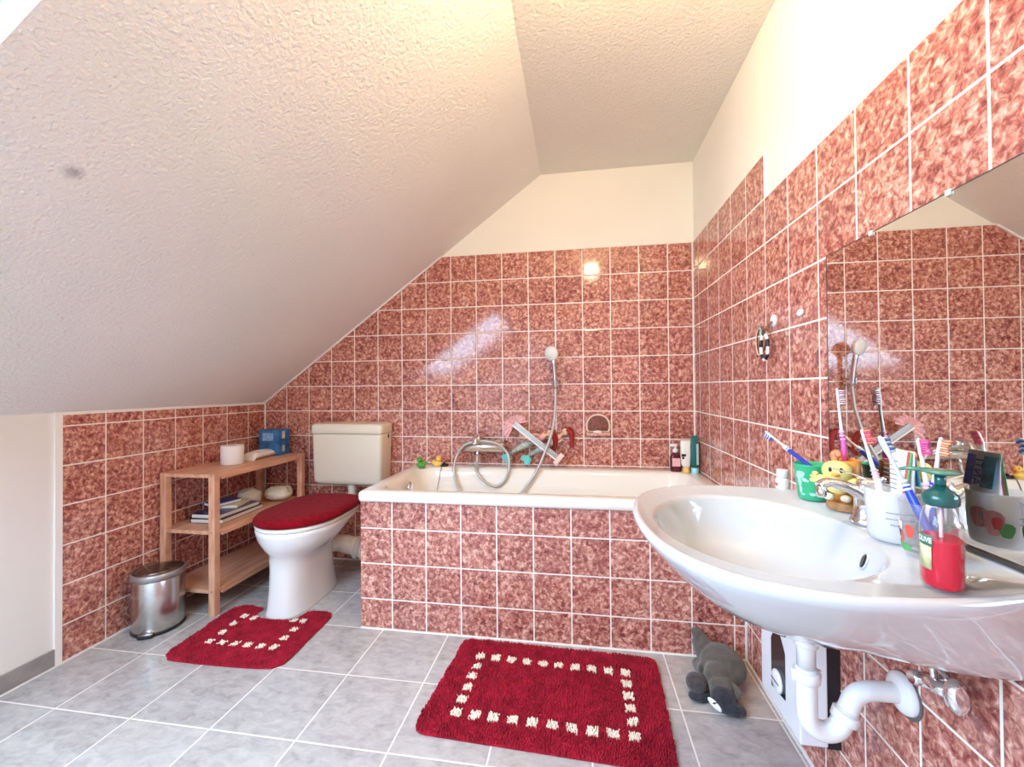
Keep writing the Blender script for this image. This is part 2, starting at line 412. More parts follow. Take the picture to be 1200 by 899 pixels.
# ------------------------------------------------------------------ bathtub
TX0, TY0, TZ = -1.562, -0.676, 0.590
tub = thing('bathtub', 'white built-in bathtub with pink tiled front beside the toilet', 'bathtub', (-0.78, -0.335, 0))
ox1, oy1 = -0.002, -0.002
ix0, ix1, iy0, iy1 = -1.495, -0.075, -0.605, -0.105
loops = [rrect(TX0+.004, ox1-.001, TY0+.004, oy1-.001, .012, 0.549),
         rrect(TX0, ox1, TY0, oy1, .014, 0.556),
         rrect(TX0, ox1, TY0, oy1, .014, 0.578),
         rrect(TX0+.003, ox1-.002, TY0+.003, oy1-.002, .014, 0.586),
         rrect(TX0+.010, ox1-.006, TY0+.010, oy1-.006, .014, TZ),
         rrect(ix0-.012, ix1+.012, iy0-.012, iy1+.012, .10, TZ-.001),
         rrect(ix0-.002, ix1+.002, iy0-.002, iy1+.002, .095, TZ-.006),
         rrect(ix0+.010, ix1-.012, iy0+.008, iy1-.008, .09, TZ-.03),
         rrect(ix0+.035, ix1-.06, iy0+.02, iy1-.02, .09, 0.46),
         rrect(ix0+.08, ix1-.16, iy0+.04, iy1-.04, .09, 0.32),
         rrect(ix0+.13, ix1-.28, iy0+.07, iy1-.07, .10, 0.215),
         rrect(ix0+.19, ix1-.36, iy0+.12, iy1-.12, .10, 0.195)]
MB().loft(loops, cap0=False, cap1=True).build('tub_shell', ENAMEL, tub)
tf = MB(); tf.box((TX0+.007, -0.661, 0), (-0.001, -0.630, 0.548)); tf.build('front_panel', M_TT, tub)
MB().box((TX0+.007, -0.630, 0), (TX0+.037, -0.002, 0.548)).build('side_panel', M_TS, tub)
MB().box((TX0+.007, -0.666, 0), (-0.006, -0.661, 0.005)).box((TX0+.006, -0.663, 0.545), (-0.001, -0.659, 0.549)).build('sealant_strip', WHITEPAINT, tub)
MB().box((-0.007, -0.667, 0), (-0.001, -0.661, 0.548)).build('corner_strip', WHITEPAINT, tub)
# overflow with a chrome rosette on the left inner end
Mo = basis((-1.462, -0.345, 0.530), (1, 0, 0.12), (0, 0, 1))
MB().lathe([(0.028, 0), (0.030, 0.004), (0.022, 0.010), (0.012, 0.012)], seg=24, mat=Mo).build('overflow_rosette', CHROME, tub)
MB().lathe([(0.03, 0), (0.03, 0.004), (0.012, 0.006)], (-1.25, -0.35, 0.195), 24).build('drain', CHROME, tub)
# plug on its cord, laid on the rear rim
plug = thing('bath_plug', 'small black plug with its cord on the rear rim of the bathtub', 'plug', (-1.372, -0.066, TZ))
MB().lathe([(0.020, 0), (0.022, 0.006), (0.017, 0.012), (0.006, 0.013), (0.006, 0.02), (0.0005, 0.021)], (-1.372, -0.066, TZ), 20, sx=1.15).build('stopper', BLACK, plug)
MB().tube(catmull([(-1.372, -0.066, TZ+.014), (-1.375, -0.10, TZ+.004), (-1.378, -0.113, TZ-.02), (-1.386, -0.13, 0.50), (-1.395, -0.16, 0.42), (-1.39, -0.2, 0.33)], 6), 0.0016, 6).build('cord', pm('cord', (0.08, 0.08, 0.08), 0.5), plug)

# ------------------------------------------------------------------ bath mixer, hose and hand shower
mix_ = thing('bath_mixer', 'chrome wall mixer tap with top lever above the bathtub', 'tap', (-1.14, -0.05, 0.69))
MX = MB()
MX.tube([(-1.262, -0.062, 0.702), (-1.255, -0.062, 0.702), (-1.03, -0.062, 0.702), (-1.022, -0.062, 0.702)], [0.018, 0.030, 0.030, 0.018], 20)
MX.build('valve_body', pm('chrome satin', (0.80, 0.78, 0.74), 0.14, metal=0.9), mix_)
for x in (-1.205, -1.075):
    MB().tube([(x, -0.0005, 0.702), (x, -0.006, 0.702), (x, -0.012, 0.702), (x, -0.016, 0.702), (x, -0.05, 0.702)], [0.034, 0.034, 0.028, 0.013, 0.013], 20).build('wall_rosette', CHROME, mix_)
MB().tube([(-1.177, -0.062, 0.71), (-1.177, -0.064, 0.738), (-1.177, -0.067, 0.762), (-1.177, -0.070, 0.770)], [0.025, 0.027, 0.025, 0.016], 18).build('cartridge', CHROME, mix_)
MB().tube(catmull([(-1.177, -0.068, 0.762), (-1.176, -0.10, 0.768), (-1.174, -0.135, 0.755), (-1.173, -0.150, 0.725)], 5), 0.010, 10, flat=(0.7, 1.3)).build('lever', CHROME, mix_)
MB().tube([(-1.177, -0.066, 0.690), (-1.177, -0.070, 0.665), (-1.177, -0.074, 0.650)], [0.010, 0.009, 0.010], 12).build('hose_outlet', CHROME, mix_)
hp = [(-1.177, -0.074, 0.655), (-1.175, -0.085, 0.62), (-1.166, -0.13, 0.575), (-1.12, -0.142, 0.524), (-1.062, -0.142, 0.502), (-1.012, -0.135, 0.532),
      (-0.988, -0.125, 0.602), (-1.004, -0.10, 0.677), (-1.070, -0.10, 0.728), (-1.157, -0.10, 0.738), (-1.240, -0.10, 0.716), (-1.286, -0.10, 0.658),
      (-1.294, -0.135, 0.579), (-1.262, -0.155, 0.485), (-1.205, -0.18, 0.38), (-1.14, -0.22, 0.27), (-1.07, -0.25, 0.215), (-1.01, -0.23, 0.27), (-0.975, -0.19, 0.37), (-0.925, -0.16, 0.465),
      (-0.846, -0.140, 0.572), (-0.797, -0.122, 0.680), (-0.757, -0.096, 0.793), (-0.740, -0.066, 0.91), (-0.739, -0.048, 1.00), (-0.739, -0.045, 1.03)]
sh = thing('hand_shower', 'hand shower with white round head in a wall holder and grey looping hose', 'shower', (-0.74, -0.045, 1.04))
hm = MB(); hc = catmull(hp, 14)
hm.tube(hc, [0.0073 + (0.0006 if i % 2 else 0) for i in range(len(hc))], 10); hm.build('hose', GREYHOSE, sh)
MB().tube([(-0.739, -0.045, 1.025), (-0.739, -0.046, 1.045), (-0.741, -0.052, 1.10), (-0.745, -0.060, 1.16), (-0.750, -0.068, 1.20)], [0.008, 0.011, 0.0115, 0.012, 0.013], 14).build('handle', CHROME, sh)
Mh = basis((-0.757, -0.070, 1.218), (-0.35, -0.80, -0.15), (0, 0, 1))
MB().lathe([(0.008, -0.022), (0.028, -0.016), (0.038, -0.004), (0.040, 0.006), (0.036, 0.011), (0.010, 0.014)], seg=28, mat=Mh).build('spray_head', pm('spray plate', (0.78, 0.76, 0.72), 0.25), sh)
hol = thing('shower_holder', 'chrome wall bracket that carries the hand shower over the bathtub', 'holder', (-0.74, 0, 1.05))
MB().lathe([(0.020, 0), (0.020, 0.006), (0.010, 0.014), (0.009, 0.022)], seg=20, mat=basis((-0.740, 0, 1.050), (0, -1, 0), (0, 0, 1))).build('wall_plate', CHROME, hol)
cl = MB()
arc = [(-0.739 + 0.017*math.cos(R(a)), -0.045 + 0.017*math.sin(R(a))) for a in range(-60, 241, 15)]
arc2 = [(-0.739 + 0.0225*math.cos(R(a)), -0.045 + 0.0225*math.sin(R(a))) for a in range(240, -61, -15)]
cl.prism(arc+arc2, 1.036, 1.068, 2, smooth=False); cl.build('clamp', CHROME, hol)

# soap niche in the back wall
niche = thing('soap_dish', 'pink ceramic soap dish set into the tiled wall over the bathtub', 'soap dish', (-0.508, 0, 0.775))
NIT = pm('niche glaze', (0.70, 0.36, 0.28), 0.15, mottle=(70, 0.35))
NRIM = pm('niche rim glaze', (0.86, 0.68, 0.52), 0.2)
def nring(k, y, zc=0.815):
    out = []
    for i in range(40):
        a = 2*PI*i/40; x = math.cos(a); z = math.sin(a)
        zz = z*0.068*k if z > 0 else max(z*0.068, -0.030)*k
        out.append((-0.508+0.066*k*(abs(x)**0.9)*(1 if x > 0 else -1), y, zc+zz))
    return out
MB().loft([nring(1.0, -0.0005), nring(1.0, -0.008), nring(0.95, -0.011), nring(0.89, -0.007), nring(0.86, -0.0009)], cap0=False, cap1=False).build('dish_rim', NRIM, niche)
MB().loft([nring(0.88, -0.0012), nring(0.5, -0.0022), nring(0.1, -0.0025)], cap0=False).build('recess', pm('niche recess shade', (0.20, 0.065, 0.045), 0.2, mottle=(60, 0.5)), niche)  # dark colour stands in for the shade of a recess; surface nearly flat
MB().prism([(-0.574, -0.001), (-0.572, -0.018), (-0.545, -0.030), (-0.508, -0.034), (-0.470, -0.030), (-0.444, -0.018), (-0.442, -0.001)], 0.765, 0.782, 2, smooth=False).build('dish_ledge', NIT, niche, auto=0.003)
MB().ell((-0.513, -0.020, 0.786), (0.024, 0.012, 0.008), 14, 8).build('soap_remnant', pm('soap', (0.88, 0.85, 0.75), 0.5), niche)

# ------------------------------------------------------------------ rubber ducks
def duck(name, label, c, ang, body, beak, eye=True):
    t = thing(name, label, 'toy', c, (0, 0, ang), 'rubber ducks on the rim')
    m = MB()
    m.ell((0, 0, 0.017), (0.030, 0.022, 0.0172), 20, 12)
    for v in m.v:
        if v.x < -0.012: v.z += (-(v.x+0.012))*0.7
        if v.z < 0.004: v.z = 0.0
    m.build('body', body, t, world=False)
    MB().ell((0.012, 0, 0.046), (0.0165, 0.0155, 0.0160), 18, 12).build('head', body, t, world=False)
    MB().ell((0.030, 0, 0.043), (0.009, 0.008, 0.0035), 12, 8).build('beak', beak, t, world=False)
    for s in (-1, 1):
        MB().ell((0.021, s*0.0105, 0.050), (0.0028, 0.0025, 0.0032), 10, 6).build('eye', BLACK, t, world=False)
        MB().ell((-0.004, s*0.0195, 0.020), (0.016, 0.005, 0.010), 12, 8).build('wing', body, t, world=False)
    return t
duck('rubber_duck', 'green rubber duck with yellow beak on the rear left rim of the bathtub', (-1.478, -0.135, TZ), R(200), pm('green rubber', (0.09, 0.33, 0.05), 0.4), pm('yellow rubber beak', (0.85, 0.62, 0.06), 0.4))
duck('rubber_duck', 'yellow rubber duck with red beak next to the green duck', (-1.409, -0.083, TZ), R(-15), pm('yellow rubber', (0.90, 0.62, 0.13), 0.4), pm('red rubber beak', (0.75, 0.10, 0.03), 0.4))

# ------------------------------------------------------------------ bottles in the far right corner of the tub
b = thing('soap_pump_bottle', 'dark red bottle with white pump top on the bathtub corner', 'bottle', (-0.118, -0.072, TZ))
MB().loft([rrect(-.143, -.093, -.088, -.056, .012, TZ), rrect(-.145, -.091, -.09, -.054, .014, TZ+.004), rrect(-.145, -.091, -.09, -.054, .014, TZ+.075), rrect(-.136, -.100, -.086, -.058, .012, TZ+.092), rrect(-.130, -.106, -.083, -.061, .009, TZ+.098)]).build('bottle_body', pm('dark red bottle', (0.10, 0.004, 0.012), 0.15, coat=0.3), b)
MB().lathe([(0.013, 0), (0.013, 0.016), (0.006, 0.019), (0.005, 0.034)], (-0.118, -0.072, TZ+.098), 16).build('collar', WHITEP, b)
MB().rbox((-0.146, -0.082, TZ+.128), (-0.108, -0.062, TZ+.142), 0.005).build('pump_head', WHITEP, b)
MB().box((-.138, -.0912, TZ+.028), (-.098, -.0895, TZ+.070)).build('label', pm('pink label', (0.80, 0.45, 0.48), 0.5), b)
b = thing('shampoo_bottle', 'white upside-down bottle with yellow cap between the red and the teal bottles', 'bottle', (-0.078, -0.105, TZ))
MB().lathe([(0.017, 0), (0.018, 0.003), (0.018, 0.022), (0.014, 0.024)], (-0.074, -0.105, TZ), 18).build('cap', pm('yellow cap', (0.82, 0.52, 0.12), 0.35), b)
MB().loft([rrect(-.087, -.061, -.115, -.095, .009, TZ+.022), rrect(-.097, -.053, -.121, -.089, .013, TZ+.045), rrect(-.100, -.050, -.122, -.088, .014, TZ+.10), rrect(-.100, -.050, -.117, -.093, .010, TZ+.158), rrect(-.097, -.053, -.110, -.10, .004, TZ+.165)]).build('bottle_body', pm('white bottle', (0.86, 0.83, 0.76), 0.3), b)
MB().box((-.099, -.1232, TZ+.085), (-.078, -.121, TZ+.097)).box((-.096, -.1232, TZ+.072), (-.086, -.121, TZ+.083)).build('printed_mark', BLACK, b)
b = thing('shower_gel_bottle', 'slim teal shower gel tube standing on a pale blue cap in the tub corner', 'bottle', (-0.034, -0.115, TZ))
MB().lathe([(0.017, 0), (0.018, 0.003), (0.018, 0.027), (0.016, 0.029)], (-0.034, -0.115, TZ), 18).build('cap', pm('pale blue cap', (0.35, 0.72, 0.78), 0.35), b)
MB().loft([rrect(-.050, -.018, -.128, -.102, .012, TZ+.029), rrect(-.055, -.013, -.131, -.099, .014, TZ+.06), rrect(-.055, -.013, -.130, -.100, .014, TZ+.13), rrect(-.052, -.016, -.123, -.107, .007, TZ+.17), rrect(-.049, -.019, -.118, -.112, .002, TZ+.19)]).build('bottle_body', pm('teal gel', (0.01, 0.13, 0.13), 0.15, coat=0.3), b)
MB().loft([[(-.030, -.1315, TZ+.045), (-.020, -.1305, TZ+.045), (-.020, -.1305, TZ+.15), (-.030, -.1300, TZ+.15)], [(-.030, -.1335, TZ+.045), (-.020, -.1325, TZ+.045), (-.020, -.1325, TZ+.15), (-.030, -.1320, TZ+.15)]], smooth=False).build('label', pm('pale teal label', (0.40, 0.62, 0.60), 0.4), b)

# ------------------------------------------------------------------ long-handled brush with a pink net, and the two dolls
SKIN = pm('doll skin', (0.80, 0.52, 0.36), 0.4); HAIR = pm('doll hair red', (0.30, 0.012, 0.01), 0.5, bump=(400, .5, .002))
TEAL = pm('doll teal fin', (0.16, 0.62, 0.60), 0.35); MINT = pm('doll tail cloth', (0.42, 0.48, 0.42), 0.5, mottle=(120, 0.5)); PINKT = pm('doll pink top', (0.85, 0.32, 0.36), 0.4)
br = thing('squeegee', 'flat chrome bar leaning diagonally over the dolls with a pink cloth on top', 'squeegee', (-0.72, -0.07, 0.62))
a0, a1 = Vector((-0.965, -0.088, 0.836)), Vector((-0.726, -0.086, 0.648))
dr = (a1-a0).normalized(); nr = Vector((dr.z, 0, -dr.x))
def bar(a, b_, w, d, m_, mi=0):
    dd = (b_-a).normalized(); n_ = Vector((dd.z, 0, -dd.x)); y_ = Vector((0, 1, 0))
    vs = []
    for p in (a, b_):
        for sx, sy in ((-1, -1), (1, -1), (1, 1), (-1, 1)): vs.append(p + n_*w*sx + y_*d*sy)
    m_.add(vs, [(0,1,2,3),(4,7,6,5),(0,4,5,1),(1,5,6,2),(2,6,7,3),(3,7,4,0)], mi, False)
m_ = MB(); bar(a0, a1, 0.016, 0.004, m_); m_.build('bar', pm('bar grey', (0.52, 0.50, 0.48), 0.25, metal=0.6), br, auto=0.002)
m_ = MB(); bar(a0+nr*0.013-Vector((0, .006, 0)), a1+nr*0.013-Vector((0, .006, 0)), 0.004, 0.003, m_); m_.build('edge_rib', WHITEP, br)
m_ = MB(); bar(a1-nr*0.034+dr*.004, a1+nr*0.034+dr*.004, 0.013, 0.012, m_); m_.build('end_block', pm('pale pink plastic', (0.84, 0.66, 0.58), 0.4), br, auto=0.002)
# crumpled net: folds pinched at the bar's end
cm = MB(); NPT = 46; rows = []
for k in range(12):
    t = k/11; row = []
    for i in range(NPT):
        a = R(12 + 215*i/(NPT-1)); fold = 0.5+0.5*math.sin(i*1.55+t)
        rr = 0.010 + t*(0.046 + 0.010*math.sin(a*2.1)) + 0.004*fold*t
        drop = 0.045*max(0, (i/(NPT-1)-0.72)/0.28)*t
        row.append(Vector((-0.962 + rr*math.cos(a)*(1.05 if math.cos(a) > 0 else 0.95), -0.072 - 0.018*fold*t*(1-0.3*t) - 0.006, 0.830 + rr*math.sin(a)*0.9 - drop)))
    rows.append(row)
cm.loft(rows, cap0=False, cap1=False, closed=False)
co = cm.build('cloth', pm('pink net', (0.84, 0.42, 0.42), 0.7, sheen=0.3, mottle=(60, 0.3)), br)
sm = co.modifiers.new('t', 'SOLIDIFY'); sm.thickness = 0.002

def doll(label, fin, hip, waist, neck, head, hairpts, y, arm):
    t = thing('mermaid_doll', label, 'doll', (hip[0], y, TZ), None, 'dolls above the bathtub')
    V = lambda p, dy=0: Vector((p[0], y+dy, p[1]))
    f, h, w, n, hd = V(fin), V(hip), V(waist), V(neck), V(head)
    m = MB(); m.tube([w, n.lerp(w, .5), n, n.lerp(hd, .4), hd], [0.013, 0.017, 0.018, 0.007, 0.007], 12)
    m.ell(hd, (0.017, 0.017, 0.021)); m.tube([n, n.lerp(Vector((arm[0][0], y-.02, arm[0][1])), .9), Vector((arm[1][0], y-.025, arm[1][1]))], [0.007, 0.006, 0.004], 8)
    m.build('body', SKIN, t)
    MB().tube([f.lerp(h, 0.12), f.lerp(h, .45), h, w], [0.007, 0.012, 0.021, 0.014], 14).build('tail', MINT, t)
    MB().tube([w.lerp(n, .45), w.lerp(n, .75), n], [0.018, 0.020, 0.017], 12).build('top', PINKT, t)
    fm = MB(); d = (f-h).normalized(); s_ = Vector((d.z, 0, -d.x))
    b0 = f - d*0.012
    def blade(dx, dz, ln, wd, dy):
        dv = Vector((dx, 0, dz)).normalized(); q = Vector((dv.z, 0, -dv.x))
        pts = [(0, .25), (.25, .55), (.55, .9), (.8, 1.0), (.93, .75), (1.0, .1)]
        poly = [b0+dv*ln*u+q*ww*wd for u, ww in pts] + [b0+dv*ln*u-q*ww*wd for u, ww in pts][::-1]
        fm.loft([[p+Vector((0, dy-.002, 0)) for p in poly], [p+Vector((0, dy+.002, 0)) for p in poly]], smooth=False)
    blade(-.20, -1, 0.052, .017, -.008); blade(-.85, -.45, 0.046, .014, -.003); blade(.25, -1, 0.036, .012, .002)
    fm.build('tail_fin', TEAL, t)
    hh = MB(); pts = [V(p, -0.004) for p in hairpts]
    hh.tube(catmull(pts, 5), [0.020*(1-0.6*i/(len(pts)*5-4)) for i in range((len(pts)-1)*5+1)], 10, flat=(1, .6))
    hh.ell(hd+(hd-n).normalized()*0.006+Vector((0, .006, 0)), (0.021, 0.014, 0.024))
    hh.build('hair', HAIR, t)
    for s in (-1, 1):
        MB().ell(hd+Vector((s*0.006, -0.0165, 0.002)), (0.0025, 0.0015, 0.002), 8, 6).build('eye', BLACK, t)
    return t
doll('red-haired doll in pink top with teal fin next to the bath mixer', (-1.012, 0.655), (-0.915, 0.712), (-0.862, 0.730), (-0.805, 0.764), (-0.772, 0.778),
     [(-0.765, 0.79), (-0.745, 0.76), (-0.742, 0.72), (-0.748, 0.685)], -0.048, ((-0.86, 0.775), (-0.92, 0.765)))
doll('red-haired doll nearest the soap dish, lying behind the shower hose', (-0.905, 0.645), (-0.815, 0.694), (-0.772, 0.715), (-0.725, 0.756), (-0.688, 0.785),
     [(-0.680, 0.80), (-0.655, 0.775), (-0.652, 0.735), (-0.656, 0.70)], -0.024, ((-0.70, 0.745), (-0.745, 0.715)))

# ------------------------------------------------------------------ toilet
TCX = -1.963
toilet = thing('toilet', 'white floor-standing toilet with red fluffy lid cover', 'toilet', (TCX, -0.42, 0))
def egg(yf, yb, hw, z, cx=TCX, n=40, p=2.0, pb=None):
    yc = yf + (yb-yf)*0.42; out = []
    for i in range(n):
        a = 2*PI*i/n; c, s = math.cos(a), math.sin(a)
        ry = (yb-yc) if s > 0 else (yc-yf)
        e = 2/((pb or p) if s > 0 else p)
        out.append((cx + hw*(abs(c)**e)*(1 if c > 0 else -1), yc + ry*(abs(s)**e)*(1 if s > 0 else -1), z))
    return out
fx = TCX-0.012
fx = TCX-0.010
MB().loft([egg(-.658, -.235, .102, 0, fx, p=2.7), egg(-.658, -.235, .102, .006, fx, p=2.7), egg(-.652, -.245, .095, .03, fx, p=2.7), egg(-.645, -.265, .090, .12, fx, p=2.6),
           egg(-.642, -.27, .090, .20, fx, p=2.5), egg(-.644, -.265, .095, .245, fx, p=2.4), egg(-.655, -.25, .116, .275, TCX), egg(-.672, -.235, .148, .300, TCX), egg(-.686, -.215, .173, .335, TCX, pb=2.3), egg(-.694, -.19, .186, .367, TCX, pb=2.8), egg(-.697, -.175, .190, .384, TCX, pb=3.2), egg(-.692, -.18, .184, .390, TCX, pb=3.2)]).build('bowl', CERAMIC, toilet)
MB().loft([egg(-.692, -.168, .183, 0.390, pb=3.4), egg(-.698, -.163, .190, 0.394, pb=3.4), egg(-.700, -.163, .191, 0.406, pb=3.4), egg(-.694, -.168, .186, 0.412, pb=3.4)]).build('seat', pm('seat plastic', (0.84, 0.82, 0.77), 0.2), toilet)
vl = MB().loft([egg(-.690, -.168, .184, 0.412, pb=3.6), egg(-.702, -.160, .197, 0.416, pb=3.6), egg(-.704, -.158, .199, 0.429, pb=3.6), egg(-.695, -.165, .190, 0.441, pb=3.6), egg(-.655, -.19, .150, 0.448, pb=3), egg(-.57, -.26, .09, 0.451), egg(-.48, -.36, .03, 0.452)])
lc = vl.build('lid_cover', VELOUR, toilet)
MB().lathe([(0.007, 0), (0.0065, 0.003), (0.003, 0.004)], seg=12, mat=basis((fx+0.077, -0.33, 0.035), (1, 0, .3), (0, 0, 1))).build('floor_screw_cap', pm('screw', (0.12, 0.1, 0.08), 0.5), toilet)
pp = MB().tube(catmull([(TCX+.01, -0.30, 0.20), (TCX+.02, -0.22, 0.185), (-1.90, -0.155, 0.150), (-1.82, -0.14, 0.130), (-1.70, -0.14, 0.122), (-1.556, -0.14, 0.12)], 5),
               [0.045]*8+[0.050]*18, 20); pp.build('waste_pipe', pm('waste pipe plastic', (0.82, 0.78, 0.70), 0.35), toilet)
for x, r in ((-1.875, .060), (-1.83, .064), (-1.79, .062), (-1.765, .058)):
    MB().tube([(x, -.143, .134), (x+.004, -.143, .134), (x+.018, -.142, .132), (x+.022, -.142, .132)], [r-.008, r, r, r-.008], 22).build('seal_ring', pm('waste seal', (0.80, 0.76, 0.68), 0.4), toilet)
cist = thing('cistern', 'cream wall-hung cistern above the toilet', 'cistern', (-1.925, -0.08, 0.48))
def cz(x0, x1, y0, z, r=.022): return rrect(x0, x1, y0, -0.001, r, z)
MB().loft([cz(-2.120, -1.735, -.13, .484, .03), cz(-2.130, -1.725, -.14, .489, .03), cz(-2.136, -1.720, -.145, .51), cz(-2.142, -1.712, -.150, .76), cz(-2.142, -1.712, -.150, .774)]).build('tank', CISTP, cist)
MB().loft([cz(-2.145, -1.709, -.153, .777), cz(-2.147, -1.707, -.155, .780), cz(-2.146, -1.708, -.154, .818), cz(-2.140, -1.714, -.148, .829), cz(-2.12, -1.735, -.13, .834)]).build('lid', CISTP, cist)
MB().box((-2.138, -.146, .774), (-1.716, -.002, .777)).build('lid_gap', pm('gap', (0.25, 0.22, 0.17), 0.6), cist)
MB().ell((-1.7110, -.060, .757), (.004, .006, .013), 12, 8).build('flush_knob', BLACK, cist)
MB().tube([(-1.925, -.085, .484), (-1.925, -.085, .44), (-1.93, -.09, .40), (-1.94, -.115, .365), (-1.95, -.150, .340)], [.026, .022, .022, .022, .022], 18).build('flush_pipe', CISTP, cist)

# ------------------------------------------------------------------ pine shelf
shf = thing('shelf_unit', 'low pine shelf unit with three boards between wall and toilet', 'shelf', (-2.405, -0.375, 0))
LEG = [(-2.548, -0.682), (-2.290, -0.682), (-2.548, -0.095), (-2.275, -0.095)]
for x, y in LEG:
    MB().rbox((x, y, 0), (x+.032, y+.032, .648), .003, 2, smooth=False).build('leg', PINE, shf)
for z, nm in ((.630, 'top_board'), (.372, 'middle_board'), (.105, 'bottom_board')):
    MB().prism([(-2.550, -.650 if z < .6 else -.681), (-2.517, -.650 if z < .6 else -.681), (-2.517, -.681), (-2.291, -.681), (-2.291, -.651), (-2.259, -.651), (-2.244, -.095), (-2.244, -.065), (-2.550, -.065)] if z < .6 else
               [(-2.516, -.681), (-2.291, -.681), (-2.291, -.651), (-2.258, -.651), (-2.244, -.096), (-2.244, -.065), (-2.550, -.065), (-2.550, -.650), (-2.516, -.650)], z, z+.016, 2).build(nm, PINE, shf)
    MB().box((-2.262, -.645, z-.010), (-2.250, -.09, z-.0005)).build('side_rail', PINE, shf)
for z in (.639, .380, .112):
    MB().lathe([(.005, 0), (.004, .0015), (.001, .002)], seg=10, mat=basis((-2.274, -.682, z), (0, -1, 0), (0, 0, 1))).build('screw', pm('brass screw', (.45, .32, .14), .4, metal=.8), shf)
ZT = .6462
# toilet roll
rl = thing('toilet_roll', 'white toilet roll standing on the top board of the pine shelf', 'toilet roll', (-2.402, -0.425, ZT))
prof = [(.018, 0), (.050, 0), (.052, .004), (.052, .094), (.050, .098), (.018, .098), (.018, 0)]
MB().lathe(prof, (-2.402, -0.425, ZT), 32, cap0=False, cap1=False).build('paper', pm('tissue', (.88, .87, .86), .9, spec=.1, bump=(200, .3, .001)), rl)
MB().lathe([(.0175, .001), (.0178, .001), (.0178, .097), (.0165, .097), (.0165, .001)], (-2.402, -0.425, ZT), 20, cap0=False, cap1=False).build('core', pm('cardboard', (.45, .32, .22), .8), rl)
# wet wipes packet
wp = thing('wet_wipes_packet', 'flat white wet wipes packet between the toilet roll and the blue box', 'wipes', (-2.40, -0.235, ZT))
m_ = MB(); N = 22
lps = []
for k in range(N+1):
    t = k/N; y = -0.335 + 0.20*t; e = min(1, min(t, 1-t)*5.5); hh = .0015 + .020*math.sin(e*PI/2); w = .048*(0.93+.07*e)
    x = -2.395 - .02*t
    lps.append([(x+w*math.cos(2*PI*i/20), y, ZT+hh+hh*math.sin(2*PI*i/20)*(1 if math.sin(2*PI*i/20) > 0 else .98)) for i in range(20)])
m_.loft(lps); m_.build('packet_body', pm('wipes film', (.86, .84, .82), .25), wp)
MB().rbox((-2.425, -.265, ZT+.0405), (-2.385, -.205, ZT+.0445), .003).build('flap', pm('flap', (.80, .78, .80), .3), wp)
for j in range(5):
    MB().box((-2.3575+.0005, -.30+.028*j, ZT+.0155), (-2.352, -.285+.028*j, ZT+.0185)).build('printed_mark', pm('grey print', (.35, .33, .35), .5), wp)
# blue box
bx = thing('carton_box', 'blue carton standing at the wall end of the top board', 'box', (-2.41, -0.10, ZT))
MB().rbox((-2.480, -.150, ZT), (-2.352, -.052, ZT+.150), .002, 1, smooth=False).build('carton', pm('blue carton', (.04, .17, .42), .4, mottle=(18, .5)), bx)
MB().box((-2.455, -.1512, ZT+.085), (-2.385, -.150, ZT+.130)).build('front_print', pm('pale blue print', (.25, .48, .75), .4, mottle=(40, .4)), bx)
MB().box((-2.3522, -.120, ZT+.095), (-2.3505, -.095, ZT+.138)).build('side_print', pm('pale print', (.65, .70, .66), .4, mottle=(150, .5)), bx)
MB().box((-2.3522, -.118, ZT+.02), (-2.3505, -.098, ZT+.055)).build('side_print', pm('pale print', (.65, .70, .66), .4, mottle=(150, .5)), bx)
# magazines and papers on the middle board
ZM = .3882
NAVY = pm('navy cover', (.015, .02, .12), .25, mottle=(25, .6)); PAPER = pm('paper edge', (.82, .80, .76), .7)
def booklet(name, label, c, size, ang, th, cover, z, grp='magazines on the middle board'):
    t = thing(name, label, 'magazine', (c[0], c[1], z), (0, 0, R(ang)), grp)
    w, l = size
    MB().rbox((-w/2+.002, -l/2+.002, .0015), (w/2-.002, l/2-.002, th-.0015), .0008, 1, smooth=False).build('pages', PAPER, t, world=False)
    MB().box((-w/2, -l/2, 0), (w/2, l/2, .0014)).box((-w/2, -l/2, th-.0014), (w/2, l/2, th)).box((-w/2-.001, -l/2, 0), (-w/2+.001, l/2, th)).build('cover', cover, t, world=False)
    return t
booklet('magazine', 'black-covered magazine at the bottom of the pile on the middle board', (-2.405, -.445), (.17, .28), 3, .020, BLACK, ZM)
booklet('magazine', 'white magazine with navy cover lying on the black-covered one', (-2.410, -.450), (.155, .26), 0, .020, NAVY, ZM+.0205)
booklet('magazine', 'pale yellow booklet on the pile behind the front shelf leg', (-2.42, -.40), (.11, .16), 18, .014, pm('pale yellow cover', (.68, .64, .40), .4, mottle=(30, .3)), ZM+.041)
booklet('magazine', 'small navy booklet tilted on top of the pile', (-2.445, -.44), (.10, .13), -14, .016, pm('navy cover b', (.02, .04, .22), .3, mottle=(35, .6)), ZM+.0555)
bag = MB().ell((0, 0, .048), (.066, .050, .048), 30, 20)
for v in bag.v:
    q = noise.noise(v*32)*.010 + noise.noise(v*80)*.004
    v += v.normalized()*q; v.z = max(v.z, 0)
bag.xf(Matrix.Translation((-2.430, -.280, ZM)) )
for v in bag.v: v.y += .0
tag(bag.build('tissue_bundle', pm('grey cream cloth', (.55, .50, .42), .8, sheen=.2)), 'grey cream crumpled cloth bundle next to the magazine pile', 'cloth')
bg = MB().ell((0, 0, .040), (.085, .066, .040), 34, 22)
for v in bg.v:
    q = noise.noise(v*25+Vector((5, 2, 1)))*.016 + noise.noise(v*70)*.006
    v += Vector((v.x, v.y, v.z*.6)).normalized()*q; v.z = max(v.z, 0)
bg.xf(Matrix.Translation((-2.350, -.150, ZM)) @ Matrix.Rotation(R(-20), 4, 'Z'))
